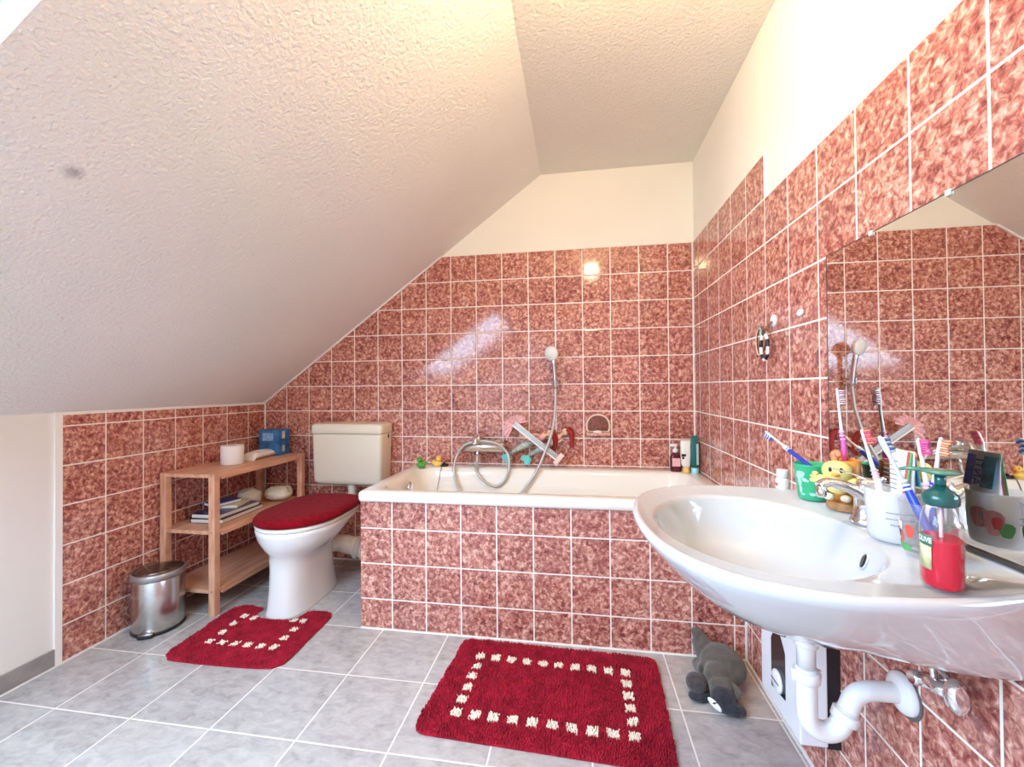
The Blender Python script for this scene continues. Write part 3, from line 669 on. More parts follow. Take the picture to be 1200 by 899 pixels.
tag(bg.build('plastic_bag', pm('white bag', (.84, .80, .70), .35, bump=(60, .6, .006))), 'crumpled white plastic bag at the wall end of the middle board', 'bag')

# ------------------------------------------------------------------ pedal bin
BX, BY = -2.446, -0.772
pb = thing('pedal_bin', 'brushed steel pedal bin with half-round front beside the pine shelf', 'bin', (BX, BY, 0))
Mb = Matrix.Translation((BX, BY, 0)) @ Matrix.Rotation(R(25), 4, 'Z')
def dsh(k, z, n=40):
    out = []
    for i in range(n):
        a = 2*PI*i/n; x = math.cos(a)*.092; y = math.sin(a)
        y = y*.098 if y < 0 else (abs(y)**.6)*.058
        out.append(Mb @ Vector((x*k, y*k, z)))
    return out
MB().loft([dsh(.99, .012), dsh(1, .014), dsh(1, .222), dsh(.985, .224)]).build('drum', STEEL, pb)
MB().loft([dsh(1.01, 0), dsh(1.03, .003), dsh(1.03, .012), dsh(1.0, .015)]).build('base_ring', BLACK, pb)
MB().loft([dsh(1.02, .226), dsh(1.045, .229), dsh(1.045, .246), dsh(1.01, .254)]).build('lid_rim', pm('lid rim grey', (.42, .40, .39), .3, metal=.7), pb)
MB().loft([dsh(.99, .2535), dsh(.8, .262), dsh(.4, .268), dsh(.05, .269)]).build('lid', pm('lid dark steel', (.18, .13, .11), .16, metal=.85), pb)
MB().rbox((-.026, -.116, .004), (.026, -.088, .016), .003, 2, mat=Mb).build('pedal', BLACK, pb)
MB().rbox((-.025, -.113, .016), (.025, -.094, .0195), .001, 1, mat=Mb).build('pedal_plate', STEEL, pb)
MB().rbox((-.03, .060, .20), (.03, .072, .24), .004, 2, mat=Mb).build('hinge', BLACK, pb)

# ------------------------------------------------------------------ tufted mats
def inpoly(x, y, poly):
    c = False; j = len(poly)-1
    for i in range(len(poly)):
        xi, yi = poly[i]; xj, yj = poly[j]
        if (yi > y) != (yj > y) and x < (xj-xi)*(y-yi)/(yj-yi)+xi: c = not c
        j = i
    return c
def tufted(name, label, outline, squares, height, hs, step, seed):
    rnd = random.Random(seed)
    m = MB()
    xs_ = [p[0] for p in outline]; ys_ = [p[1] for p in outline]
    cx_, cy_ = sum(xs_)/len(xs_), sum(ys_)/len(ys_)
    m.prism(outline, 0.001, 0.006, 2, 0)
    verts = []; faces = []; mats = []
    y = min(ys_)
    while y < max(ys_):
        x = min(xs_)
        while x < max(xs_):
            px, py = x + rnd.uniform(-.35, .35)*step, y + rnd.uniform(-.35, .35)*step
            if inpoly(px, py, outline):
                w = any((abs((px-sx)*math.cos(sa)+(py-sy)*math.sin(sa)) + rnd.uniform(-.002, .002) < hs) and (abs(-(px-sx)*math.sin(sa)+(py-sy)*math.cos(sa)) + rnd.uniform(-.002, .002) < hs) for sx, sy, sa in squares)
                lump = 0.8 + 0.28*noise.noise(Vector((px*16, py*16, seed))) + 0.2*noise.noise(Vector((px*60, py*60, seed+3)))
                h = height*lump*rnd.uniform(.85, 1.1)
                lx, ly = rnd.uniform(-.0022, .0022), rnd.uniform(-.0022, .0022)
                r = step*0.72; a0_ = rnd.uniform(0, 2*PI); o = len(verts)
                for k in range(4):
                    a = a0_+k*PI/2; verts.append((px+r*math.cos(a), py+r*math.sin(a), .004))
                for k in range(4):
                    a = a0_+k*PI/2+.3; verts.append((px+lx+r*.55*math.cos(a), py+ly+r*.55*math.sin(a), h*.85))
                verts.append((px+lx*1.2, py+ly*1.2, h))
                for k in range(4):
                    k2 = (k+1) % 4
                    faces.append((o+k, o+k2, o+4+k2, o+4+k)); faces.append((o+4+k, o+4+k2, o+8)); mats += [1 if w else 0]*2
            x += step
        y += step
    o = len(m.v); m.v += [Vector(v) for v in verts]
    for f, mi in zip(faces, mats): m.f.append([i+o for i in f]); m.m.append(mi); m.sm.append(True)
    ob = m.build(name, [RUG, RUGW]); tag(ob, label, 'bath mat'); return ob
def smooth_outline(pts, n=5): return [(p.x, p.y) for p in catmull([(a, b_, 0) for a, b_ in pts], n, True)]
def rquad(c, r=.045):
    """rounded quadrilateral outline"""
    out = []
    for i in range(4):
        p = Vector(c[i]); a = (Vector(c[i-1])-p).normalized(); b_ = (Vector(c[(i+1) % 4])-p).normalized()
        s, e = p+a*r, p+b_*r
        for k in range(7):
            t = k/6; q = s*(1-t)**2 + p*2*t*(1-t) + e*t*t; out.append((q.x, q.y))
    return out
big_c = [(-1.083, -.690), (-.338, -.708), (-.362, -1.186), (-1.122, -1.158)]
A, B_, C_, D_ = Vector((-.993, -.795)), Vector((-.461, -.812)), Vector((-.466, -1.088)), Vector((-1.008, -1.072))
sq = []
for i in range(10):
    t = i/9; p = A.lerp(B_, t); q = D_.lerp(C_, t); sq += [(p.x, p.y, -.03), (q.x, q.y, -.03)]
for i in range(1, 5):
    t = i/5; p = A.lerp(D_, t); q = B_.lerp(C_, t); sq += [(p.x, p.y, -.03), (q.x, q.y, -.03)]
tufted('bath_mat', 'large dark red bath mat with a frame of white squares before the bathtub', rquad(big_c), sq, .020, .0162, .0050, 3)
so = [(-2.150, -.975), (-2.185, -.965), (-2.215, -.93), (-2.225, -.78), (-2.232, -.63), (-2.215, -.59), (-2.180, -.575), (-2.090, -.590), (-2.085, -.615), (-2.080, -.635),
      (-2.055, -.662), (-1.975, -.672), (-1.895, -.660), (-1.870, -.630), (-1.862, -.605), (-1.84, -.585), (-1.765, -.580), (-1.735, -.60), (-1.725, -.64), (-1.720, -.78), (-1.715, -.91), (-1.73, -.945), (-1.77, -.965), (-1.95, -.975)]
s2 = [(-2.111+.058*i, -.853, 0) for i in range(6)] + [(-2.113, -.79, 0), (-2.117, -.727, 0), (-2.120, -.664, 0), (-1.823, -.79, 0), (-1.825, -.727, 0), (-1.828, -.664, 0), (-2.082, -.664, 0)[0:3], (-1.872, -.664, 0)]
s2[-2] = (-2.086+.022, -.672, 0)
tufted('toilet_mat', 'small dark red mat with a cut-out around the toilet foot', smooth_outline(so, 4), s2, .015, .0150, .0050, 9)

# ------------------------------------------------------------------ washbasin
ZS = .766
outp = [(0, .246), (-.05, .268), (-.12, .292), (-.20, .306), (-.28, .308), (-.35, .293), (-.41, .262), (-.455, .215), (-.485, .155), (-.502, .08), (-.507, 0),
        (-.502, -.08), (-.485, -.155), (-.455, -.215), (-.41, -.262), (-.35, -.293), (-.28, -.308), (-.20, -.306), (-.12, -.292), (-.05, -.268), (0, -.246)]
SY = -1.466
curve = [(p.x, p.y) for p in catmull([(a, b_, 0) for a, b_ in outp], 6)]
polyO = curve
NA = 96; CX = -.24
def ray_poly(ang):
    dx, dy = math.cos(ang), math.sin(ang); best = None; n = len(polyO)
    for i in range(n):
        x1, y1 = polyO[i]; x2, y2 = polyO[(i+1) % n]
        ex, ey = x2-x1, y2-y1; den = dx*ey-dy*ex
        if abs(den) < 1e-12: continue
        t = ((x1-CX)*ey-(y1)*ex)/den; u = ((x1-CX)*dy-(y1)*dx)/den
        if t > 0 and -1e-6 <= u <= 1+1e-6 and (best is None or t > best): best = t
    return best
ANG = [2*PI*i/NA for i in range(NA)]
RAD = [ray_poly(a) for a in ANG]
def outer(s, z, cx=CX, cy=SY, sw=None):
    sw = s if sw is None else sw; out = []
    for a, r in zip(ANG, RAD):
        x, y = r*math.cos(a), r*math.sin(a)
        if x > 0: t = x/(-CX); xx = cx + (0-cx)*t; sy = s + (sw-s)*t
        else: xx = cx + x*s; sy = s
        out.append((min(xx, -.0005), cy+y*sy, z))
    return out
def inner(k, z, cx=-.287, cy=-1.474, a_=.180, b_=.228):
    return [(cx+a_*k*math.cos(a), cy+b_*k*math.sin(a), z) for a in ANG]
basin = thing('washbasin', 'large white oval washbasin mounted on the right wall under the mirror', 'washbasin', (-.25, SY, .53))
bl = [outer(0.2, 0.585, -0.165, -1.45, 0.25), outer(0.31, 0.59, -0.172, -1.45, 0.5), outer(0.41, 0.6, -0.18, -1.452, 0.7), outer(0.51, 0.612, -0.19, -1.455, 0.82), outer(0.61, 0.629, -0.203, -1.458, 0.9), outer(0.71, 0.652, -0.216, -1.461, 0.94), outer(0.8, 0.678, -0.226, -1.464, 0.96), outer(0.88, 0.706, -0.233, -1.466, 0.975), outer(0.945, 0.732, -0.238, -1.466, 0.985), outer(0.985, 0.748, -0.24, -1.466, 1), outer(1, 0.757, -0.24, -1.466, 1),
      outer(.995, .7625), outer(.985, ZS-.0005), outer(.97, ZS+.001), outer(.952, ZS), outer(.935, ZS-.003),
      inner(1.03, ZS-.0055), inner(1.0, ZS-.0085), inner(.975, ZS-.016), inner(.94, .73), inner(.88, .70), inner(.78, .668), inner(.62, .642), inner(.42, .628, -.27), inner(.20, .622, -.25), inner(.08, .620, -.245)]
MB().loft(bl).build('basin_body', BASINC, basin)
MB().lathe([(.024, .620), (.026, .6235), (.018, .6245), (.016, .6215)], (-.245, -1.474, 0), 24).build('drain_ring', CHROME, basin)
Mv = basis((-.1285, -1.531, .722), (-.92, .28, .35), (0, 0, 1))
MB().lathe([(.0125, -.002), (.0125, .0008), (.0100, .0010), (.0100, .0004)], seg=20, mat=Mv, sx=1, sy=1.25).build('overflow_ring', BASINC, basin)
MB().lathe([(.0098, -.001), (.0098, .0012), (.001, .0013)], seg=20, mat=Mv, sx=1, sy=1.25).build('overflow_hole', BLACK, basin)

# faucet
fc = thing('basin_faucet', 'chrome single-lever faucet between the chick cup and the white cup', 'tap', (-.070, -1.444, ZS))
MB().lathe([(.026, 0), (.027, .004), (.024, .010), (.021, .014), (.019, .04), (.020, .06), (.021, .066)], (-.070, -1.444, ZS-.003), 26).build('body', CHROME, fc)
MB().tube(catmull([(-.066, -1.444, .800), (-.085, -1.445, .822), (-.112, -1.447, .836), (-.140, -1.449, .841), (-.156, -1.450, .834)], 6), [.020-.008*i/24 for i in range(25)], 18, flat=(.62, 1.0)).build('spout', CHROME, fc)
MB().tube([(-.151, -1.450, .834), (-.152, -1.450, .816), (-.152, -1.450, .813)], [.0085, .0090, .007], 16).build('aerator', CHROME, fc)
MB().lathe([(.020, 0), (.021, .006), (.017, .018), (.006, .022)], (-.066, -1.444, .828), 24).build('lever_base', CHROME, fc)
MB().tube(catmull([(-.064, -1.444, .845), (-.09, -1.445, .856), (-.128, -1.447, .868)], 5), [.0042, .0040, .0038, .0036, .0034, .0032, .003, .0028, .0026, .0024, .0022], 10, flat=(.5, 1.3)).build('lever', CHROME, fc)
MB().lathe([(.0045, 0), (.0055, .006), (.004, .010), (.001, .011)], (-.040, -1.444, .842), 10).build('pull_rod_knob', CHROME, fc)
MB().tube([(-.040, -1.444, .765), (-.040, -1.444, .845)], .002, 8).build('pull_rod', CHROME, fc)

# siphon
sp = thing('siphon', 'white plastic trap with S-bend between the washbasin and the wall', 'siphon', (-.12, -1.43, .33))
PIPEM = pm('pipe plastic', (.80, .80, .80), .22)
PY_ = -1.432
MB().tube([(-.175, PY_, .55), (-.175, PY_, .47)], .0165, 24).build('inlet_pipe', PIPEM, sp)
for z, r, h in ((.535, .024, .022), (.520, .021, .018), (.452, .0235, .022)):
    MB().lathe([(r-.003, 0), (r, .002), (r, h-.002), (r-.003, h)], (-.175, PY_, z-h/2), 24).build('coupling_nut', PIPEM, sp)
for s in (-1, 1):
    MB().rbox((-.175+s*.0235-.004, PY_-.004, .442), (-.175+s*.0235+.004, PY_+.004, .464), .0015).build('nut_rib', PIPEM, sp)
ub = [(-.175, PY_, .47), (-.175, PY_, .44), (-.175, PY_, .395)] + [(-.1425-.0325*math.cos(R(a)), PY_, .378-.034*math.sin(R(a))) for a in range(10, 150, 12)] + [(-.109, PY_, .372), (-.101, PY_, .392)]
MB().tube(ub, .0185, 24).build('trap_bend', PIPEM, sp)
Mn = basis((-.106, PY_, .378), (.35, 0, 1), (0, 1, 0))
MB().lathe([(.0205, -.010), (.0235, -.008), (.0235, .008), (.0205, .010)], seg=24, mat=Mn).build('coupling_nut', PIPEM, sp)
ob_ = [(-.103, PY_, .386), (-.098, PY_, .400), (-.092, PY_, .414), (-.082, PY_, .425), (-.068, PY_, .431), (-.05, PY_, .433), (-.002, PY_, .434)]
MB().tube(catmull(ob_, 4), .0175, 24).build('outlet_pipe', PIPEM, sp)
Mf = basis((-.001, PY_, .434), (-1, 0, 0), (0, 0, 1))
MB().lathe([(.037, 0), (.038, .003), (.036, .010), (.029, .015), (.0185, .018)], seg=32, mat=Mf).build('wall_flange', PIPEM, sp)
MB().lathe([(.0415, 0), (.0415, .002), (.037, .003)], seg=32, mat=basis((-.0005, PY_, .431), (-1, 0, 0), (0, 0, 1))).build('flange_gasket', pm('grey gasket', (.12, .11, .11), .6), sp)

# angle stop valve
av = thing('angle_valve', 'chrome angle stop valve on the wall right of the siphon', 'valve', (-.03, -1.55, .50))
MB().tube([(-.001, -1.520, .520), (-.004, -1.520, .520), (-.008, -1.520, .520)], [.018, .018, .012], 20).build('wall_rosette', CHROME, av)
MB().tube([(-.004, -1.520, .520), (-.045, -1.520, .520), (-.052, -1.520, .520)], [.010, .012, .010], 14).tube([(-.038, -1.510, .518), (-.038, -1.555, .530), (-.038, -1.580, .537)], [.010, .012, .011], 14).build('valve_body', CHROME, av)
Mk = basis((-.038, -1.582, .537), (0, -1, .25), (0, 0, 1))
MB().lathe([(.012, 0), (.020, .004), (.021, .016), (.012, .021)], seg=16, mat=Mk, sx=.75, sy=1.25).build('handle', CHROME, av)
MB().tube([(-.038, -1.550, .530), (-.038, -1.549, .550), (-.042, -1.545, .580)], .0055, 10).build('supply_pipe', CHROME, av)

# water heater box under the basin
wh = thing('water_heater', 'white boxy water heater with a black dial panel below the washbasin', 'heater', (-.045, -1.126, .15))
MB().rbox((-.093, -1.233, .155), (-.031, -1.018, .475), .003, 2, smooth=False).build('casing', pm('heater white', (.80, .80, .82), .25), wh)
MB().box((-.031, -1.229, .150), (-.001, -1.022, .470)).build('rear_block', BLACK, wh)  # black block between the casing and the wall
MB().prism([(-1.162, .210), (-1.085, .178+.02), (-1.085, .330), (-1.098, .352), (-1.120, .372), (-1.140, .360), (-1.162, .330)], -.0945, -.0930, 0).build('control_panel', pm('panel black', (.01, .01, .013), .15), wh)
MB().lathe([(.030, 0), (.029, .006), (.024, .008), (.002, .0082)], seg=28, mat=basis((-.0945, -1.126, .236), (-1, 0, 0), (0, 0, 1)), sx=.9).build('dial', WHITEP, wh)
MB().box((-.1035, -1.146, .2345), (-.1027, -1.104, .2375)).build('dial_pointer', BLACK, wh)

# mirror
mr_ = thing('wall_mirror', 'large frameless mirror on the right tiled wall above the washbasin', 'mirror', (-.003, -1.52, .772))
MB().box((-.0045, -1.86, .772), (-.0008, -1.206, 1.352)).build('glass', pm('mirror silver', (.90, .90, .88), .0, metal=1), mr_)
MB().box((-.009, -1.86, .7665), (-.0008, -1.206, .7725)).box((-.0052, -1.2065, .7725), (-.0006, -1.2050, 1.352)).box((-.0052, -1.86, 1.352), (-.0006, -1.206, 1.3535)).build('edge', pm('mirror edge and gap shade', (.06, .05, .045), .3), mr_)  # bottom strip draws the shadow gap as dark colour; the others edge the glass
for y in (-1.367, -1.553, -1.74):
    MB().rbox((-.0085, y-.005, 1.346), (-.0009, y+.005, 1.357), .002).build('clip', pm('clip plastic', (.75, .70, .58), .3), mr_)

# ------------------------------------------------------------------ things on the washbasin
ZD = ZS - .0015
def cup(name, label, c, z, prof, mat, cat='cup'):
    t = thing(name, label, cat, (c[0], c[1], z))
    MB().lathe(prof, (c[0], c[1], z), 36, cap0=True, cap1=True).build('cup_body', mat, t)
    return t
def thin_plastic(name, tint, milk):
    m, nt, b_ = new_mat(name); L = nt.links; nt.nodes.remove(b_)
    t_ = nt.nodes.new('ShaderNodeBsdfTransparent'); t_.inputs[0].default_value = (*tint, 1)
    d_ = nt.nodes.new('ShaderNodeBsdfTranslucent'); d_.inputs[0].default_value = (.95, .95, .95, 1)
    d2 = nt.nodes.new('ShaderNodeBsdfDiffuse'); d2.inputs[0].default_value = (.9, .9, .92, 1)
    g_ = nt.nodes.new('ShaderNodeBsdfGlossy'); g_.inputs['Roughness'].default_value = .06
    lw = nt.nodes.new('ShaderNodeFresnel'); lw.inputs[0].default_value = 1.4
    m0 = nt.nodes.new('ShaderNodeMixShader'); L.new(d_.outputs[0], m0.inputs[1]); L.new(d2.outputs[0], m0.inputs[2])
    m1 = nt.nodes.new('ShaderNodeMixShader'); m1.inputs[0].default_value = milk; L.new(t_.outputs[0], m1.inputs[1]); L.new(m0.outputs[0], m1.inputs[2])
    m2 = nt.nodes.new('ShaderNodeMixShader'); geo_ = nt.nodes.new('ShaderNodeNewGeometry'); L.new(mathn(nt, 'MULTIPLY', lw.outputs[0], mathn(nt, 'SUBTRACT', 1.0, geo_.outputs['Backfacing'])), m2.inputs[0]); L.new(m1.outputs[0], m2.inputs[1]); L.new(g_.outputs[0], m2.inputs[2])
    L.new(m2.outputs[0], nt.nodes['Material Output'].inputs['Surface']); return m
CLEAR = thin_plastic('clear plastic', (.97, .97, .98), .13)
SOAPCLEAR = thin_plastic('clear soap plastic', (.98, .96, .97), .03)
GREEN = pm('green plastic cup', (.035, .42, .20), .3)
gc = cup('toothbrush_cup', 'green plastic cup with a pale animal print and one blue and white toothbrush', (-.078, -1.272), ZD,
         [(.024, 0), (.027, .002), (.029, .010), (.0365, .080), (.0370, .083), (.0350, .083), (.0275, .012), (.001, .010)], GREEN)
# pale print wraps the cup's surface
def wrap_patch(c, z, r0, r1, h, th0, blobs, mat, parent, nm='print'):
    """patches lying on a conical cup wall; blobs = (angle deg, height, half-width deg, half-height)"""
    m = MB()
    for a0_, h0_, ra, rh in blobs:
        ring = []
        for k in range(14):
            t = 2*PI*k/14; aa = R(th0 + a0_ + ra*math.cos(t)*(1+.15*math.sin(3*t))); zz = h0_ + rh*math.sin(t)*(1+.15*math.cos(2*t))
            rr = r0 + (r1-r0)*zz/h + .0004
            ring.append((c[0]+rr*math.cos(aa), c[1]+rr*math.sin(aa), z+zz))
        ring2 = [(c[0]+(p[0]-c[0])*1.008, c[1]+(p[1]-c[1])*1.008, p[2]) for p in ring]
        m.loft([ring, ring2])
    return m.build(nm, mat, parent)
wrap_patch((-.078, -1.272), ZD, .0281, .0368, .083, 225, [(-22, .060, 16, .009), (-28, .052, 9, .007), (-8, .048, 9, .005), (-27, .040, 8, .010), (-25, .024, 6, .009), (-16, .014, 7, .003), (2, .046, 6, .003), (20, .016, 12, .004), (-38, .055, 6, .004)],
           pm('pale green print', (.42, .80, .62), .35), gc)

def toothbrush(label, base, tip, face, cols, brist, kind='plain', grp=None, L=.185, headw=.0055):
    base = Vector(base); tip = Vector(tip); d = (tip-base).normalized()
    M = basis(base, d, face); t = thing('toothbrush', label, 'toothbrush', base, M.to_euler(), grp)
    L = (tip-base).length
    def sec(z, w, th, off=0): return [(w*math.cos(2*PI*i/14), off+th*math.sin(2*PI*i/14), z) for i in range(14)]
    MB().loft([sec(0, .002, .002), sec(.004, .0048, .0038), sec(L*.18, .0060, .0048, -.0008), sec(L*.35, .0066, .0052, .0), sec(L*.5, .0058, .0050, .001), sec(L*.56, .0045, .0042, .0005)]).build('grip', cols[0], t, world=False)
    MB().loft([sec(L*.56, .0045, .0042, .0005), sec(L*.64, .0034, .0032), sec(L*.80, .0028, .0026), sec(L*.835, .0040, .0026), sec(L*.86, headw, .0026), sec(L*.96, headw, .0026), sec(L*.99, headw*.6, .0024), sec(L, .001, .001)]).build('neck_and_head', cols[1], t, world=False)
    for k in range(3):
        z = L*(.50+.035*k)
        MB().loft([sec(z, .0050, .0048, .0008), sec(z+.001, .0066, .0060, .0008), sec(z+.003, .0066, .0060, .0008), sec(z+.004, .0050, .0048, .0008)]).build('grip_ring', cols[2], t, world=False)
    rows_ = 7
    m2 = MB(); m3 = MB()
    for r_ in range(rows_):
        z = L*.848 + (L*.125)*r_/(rows_-1)
        for x in (-.0034, 0, .0034):
            mm = m2 if r_ % 2 == 0 else m3
            mm.lathe([(.0013, 0), (.0016, .0100+.0012*math.sin(r_*1.4))], seg=7, mat=Matrix.Translation((x, .0022, z)) @ Matrix.Rotation(-PI/2, 4, 'X'))
    m2.build('bristles', brist[0], t, world=False); m3.build('bristles', brist[1], t, world=False)
    return t
PWH = pm('brush white', (.86, .85, .85), .3); BLU = pm('brush blue', (.02, .06, .50), .3); PNK = pm('brush pink', (.85, .10, .42), .3); LPK = pm('brush light pink', (.88, .45, .60), .3)
BRW = pm('bristle white', (.82, .84, .88), .5); BRB = pm('bristle blue', (.06, .16, .60), .5); BRP = pm('bristle pink', (.90, .10, .30), .5); BRO = pm('bristle orange', (.85, .30, .16), .5)
G = 'toothbrushes on the washbasin'
toothbrush('blue and white toothbrush leaning left out of the green cup', (-.076, -1.299, .828), (-.098, -1.078, .903), (-.25, .15, -1), (BLU, PWH, PWH), (BRB, BRW), grp=G)
# chick holder
ch = thing('toothbrush_holder', 'orange cup with a yellow chick on a round wooden foot behind the faucet', 'holder', (-.052, -1.352, ZD))
MB().lathe([(.034, 0), (.0355, .003), (.0355, .009), (.034, .0105), (.0348, .012), (.0335, .016), (.020, .017)], (-.052, -1.352, ZD), 32).build('foot', pm('cork brown', (.48, .22, .08), .5, mottle=(90, .35)), ch)
MB().lathe([(.0215, 0), (.0225, .003), (.0235, .088), (.0215, .089), (.0205, .010), (.001, .009)], (-.049, -1.352, ZD+.017), 30).build('cup_body', pm('orange plastic', (.80, .33, .06), .3), ch)
YEL = pm('chick yellow', (.90, .72, .24), .35)
CKM = Matrix.Translation((-.079, -1.372, ZD+.005)) @ Matrix.Rotation(R(52), 4, 'Z') @ Matrix.Diagonal((1.15, 1.22, 1.22, 1))
def ck(name, mat, *els):
    m = MB()
    for c, r, *rest in els: m.ell(c, r, 20, 12, mat=CKM)
    m.build(name, mat, ch)
ck('chick_head', YEL, ((-.004, 0, .066), (.017, .0225, .0185)))
ck('chick_body', YEL, ((0, 0, .042), (.015, .019, .017)))
ck('chick_belly', pm('chick belly', (.90, .86, .68), .4), ((-.012, 0, .044), (.0055, .011, .010)))
for s_ in (-1, 1):
    ck('chick_wing', YEL, ((-.004, s_*.022, .048), (.007, .012, .009)), ((-.006, s_*.033, .046), (.004, .007, .004)), ((-.006, s_*.033, .053), (.004, .006, .0035)), ((-.006, s_*.031, .059), (.004, .005, .003)))
    ck('chick_eye', BLACK, ((-.0200, s_*.0075, .070), (.002, .0025, .0042)))
    ck('chick_leg', pm('chick foot pale', (.85, .80, .62), .4), ((-.008, s_*.012, .021), (.008, .008, .006)))
ck('chick_beak', pm('chick beak', (.82, .36, .08), .4), ((-.0225, 0, .062), (.005, .006, .003)))
CT = CKM @ Vector((.006, .004, .082))
MB().tube(catmull([CT, CT+Vector((.002, .006, .010)), CT+Vector((.004, .0, .016)), CT+Vector((.004, -.010, .010))], 4), [.005, .006, .0075, .008, .009, .009, .009, .0085, .008, .007, .006, .005, .003], 10).build('chick_tuft', pm('tuft orange', (.75, .26, .12), .4), ch)
toothbrush('pink and white toothbrush standing tall in the orange chick holder', (-.046, -1.350, ZD+.030), (-.045, -1.313, 1.024), (.95, -.30, 0), (PNK, PWH, LPK), (BRW, LPK), grp=G)
# small white bottle at the far end
sb = thing('small_bottle', 'tiny white capped bottle at the far end of the washbasin', 'bottle', (-.100, -1.178, ZD))
MB().lathe([(.0150, 0), (.016, .002), (.016, .026), (.013, .031)], (-.100, -1.178, ZD-.002), 22).build('bottle_body', pm('label cream', (.82, .76, .72), .4), sb)
MB().lathe([(.0135, 0), (.0135, .019), (.012, .021), (.001, .0215)], (-.100, -1.178, ZD+.029), 22).build('cap', WHITEP, sb)
MB().box((-.1165, -1.186, ZD+.010), (-.1150, -1.176, ZD+.016)).build('printed_mark', pm('red print', (.6, .08, .06), .5), sb)
# white cup
wc = cup('toothbrush_cup', 'white cup with three lines of small grey print and toothpaste inside', (-.083, -1.534), ZD,
         [(.031, 0), (.034, .002), (.036, .010), (.0395, .084), (.0400, .087), (.0380, .087), (.034, .012), (.001, .010)], thin_plastic('white cup', (.9, .9, .9), .98))
dirn = Vector((-.95, -.42, 0)).normalized()      # outwards, towards the room
ang0 = math.degrees(math.atan2(-.80, -.54))
GRY = pm('grey print text', (.22, .22, .26), .5)
def on_cyl(me_o, c, r, angc, zc):
    for v in me_o.data.vertices:
        a = R(angc) + v.co.x/r; rr = r + .0003 + v.co.z
        x, y, z = c[0]+rr*math.cos(a), c[1]+rr*math.sin(a), zc + v.co.y
        v.co = Vector((x, y, z))
def cyl_text(body, size, mat, parent, c, r, angc, zc, nm='lettering', vertical=False):
    o = text_mesh(nm, body, size, mat, parent, Matrix.Rotation(R(90) if vertical else 0, 4, 'Z'), world=False)
    on_cyl(o, c, r, angc, zc)
    p = parent.location
    for v in o.data.vertices: v.co -= p
    return o
for body, zz, s_ in (('mmmmmnmmmm', .052, .0050), ('nmmmmmm mmmm', .042, .0045), ('Mmmmmm', .032, .0055)):
    cyl_text(body, s_, GRY, wc, (-.083, -1.534), .0385, ang0+14, ZD+zz)
WCC = (-.083, -1.534)
wrap_patch(WCC, ZD, .0352, .0397, .087, 0, [(38, .040, 15, .022), (-62, .030, 14, .014)], pm('cup print green', (.16, .45, .14), .4), wc)
wrap_patch(WCC, ZD, .0352, .0397, .087, 0, [(-12, .046, 20, .020), (-40, .040, 18, .024)], pm('cup print pink', (.92, .45, .45), .4), wc)
wrap_patch(WCC, ZD, .0356, .0401, .087, 0, [(-46, .040, 9, .012)], pm('cup print red', (.80, .10, .10), .4), wc)
# toothpaste tube in the white cup
tp = thing('toothpaste_tube', 'toothpaste tube with small print, red and green stripes in the white cup', 'toothpaste', (-.070, -1.532, ZD+.014))
def tsec(z, w, th, cy=-1.530, cx=-.066, lean=0): return [(cx+th*math.sin(2*PI*i/24)+lean*(z-.8), cy+w*math.cos(2*PI*i/24), z) for i in range(24)]
MB().loft([tsec(ZD+.030, .010, .010), tsec(ZD+.034, .020, .014), tsec(.835, .024, .012), tsec(.875, .027, .007), tsec(.910, .029, .0014), tsec(.918, .029, .0012)]).build('tube_body', pm('tube white', (.84, .85, .87), .3), tp)
MB().lathe([(.009, 0), (.010, .002), (.010, .016), (.009, .017)], (-.066, -1.530, ZD+.0125), 18).build('cap', WHITEP, tp)
for y0, w, cm_ in ((-1.5545, .0022, pm('stripe green', (.12, .50, .20), .4)), (-1.5500, .0025, pm('stripe red', (.70, .10, .10), .4))):
    MB().loft([[(-.0785, y0-w, .845), (-.0785, y0+w, .845), (-.0685, y0+w*1.1, .917), (-.0685, y0-w*1.1, .917)], [(-.0780, y0-w, .845), (-.0780, y0+w, .845), (-.0680, y0+w*1.1, .917), (-.0680, y0-w*1.1, .917)]], smooth=False).build('stripe', cm_, tp)
Mtp = basis((-.0745, -1.522, .888), (-1, 0, .13), (0, 0, 1))
for k in range(7):
    text_mesh('fine_print', 'nmmmm mm mmmn', .0038, GRY, tp, Matrix.Translation((-.0800+.0005*k, -1.5215, .852+.0078*k)) @ Matrix.Rotation(-PI/2, 4, 'Z') @ Matrix.Rotation(PI/2, 4, 'X'))
# printed front that faces the mirror
def fstrip(y0, y1, mat, nm):
    xa, xb = -.0553, -.0640
    m = MB(); m.loft([[(xa, y0, .858), (xa, y1, .858), (xb, y1, .910), (xb, y0, .910)], [(xa+.0005, y0, .858), (xa+.0005, y1, .858), (xb+.0005, y1, .910), (xb+.0005, y0, .910)]], smooth=False)
    m.build(nm, mat, tp)
fstrip(-1.519, -1.504, pm('tube navy', (.04, .12, .62), .3, mottle=(60, .5)), 'navy_print')
fstrip(-1.534, -1.519, pm('tube pale blue', (.85, .92, .97), .3), 'pale_print')
fstrip(-1.556, -1.534, pm('tube bright blue', (.08, .40, .95), .3, mottle=(45, .8)), 'blue_print')
text_mesh('lettering', 'ANTI', .020, pm('lettering blue', (.03, .05, .30), .4), tp, Matrix.Translation((-.0583, -1.5265, .882)) @ Matrix.Rotation(R(-9.5), 4, 'Y') @ Matrix(((0, 0, 1, 0), (0, 1, 0, 0), (-1, 0, 0, 0), (0, 0, 0, 1))) @ Matrix.Rotation(PI, 4, 'Z'))
toothbrush('toothbrush with orange and pink bristles leaning out of the white cup', (-.098, -1.554, ZD+.014), (-.096, -1.477, .948), (.75, -.65, 0), (PWH, PWH, LPK), (BRO, BRP), grp=G)
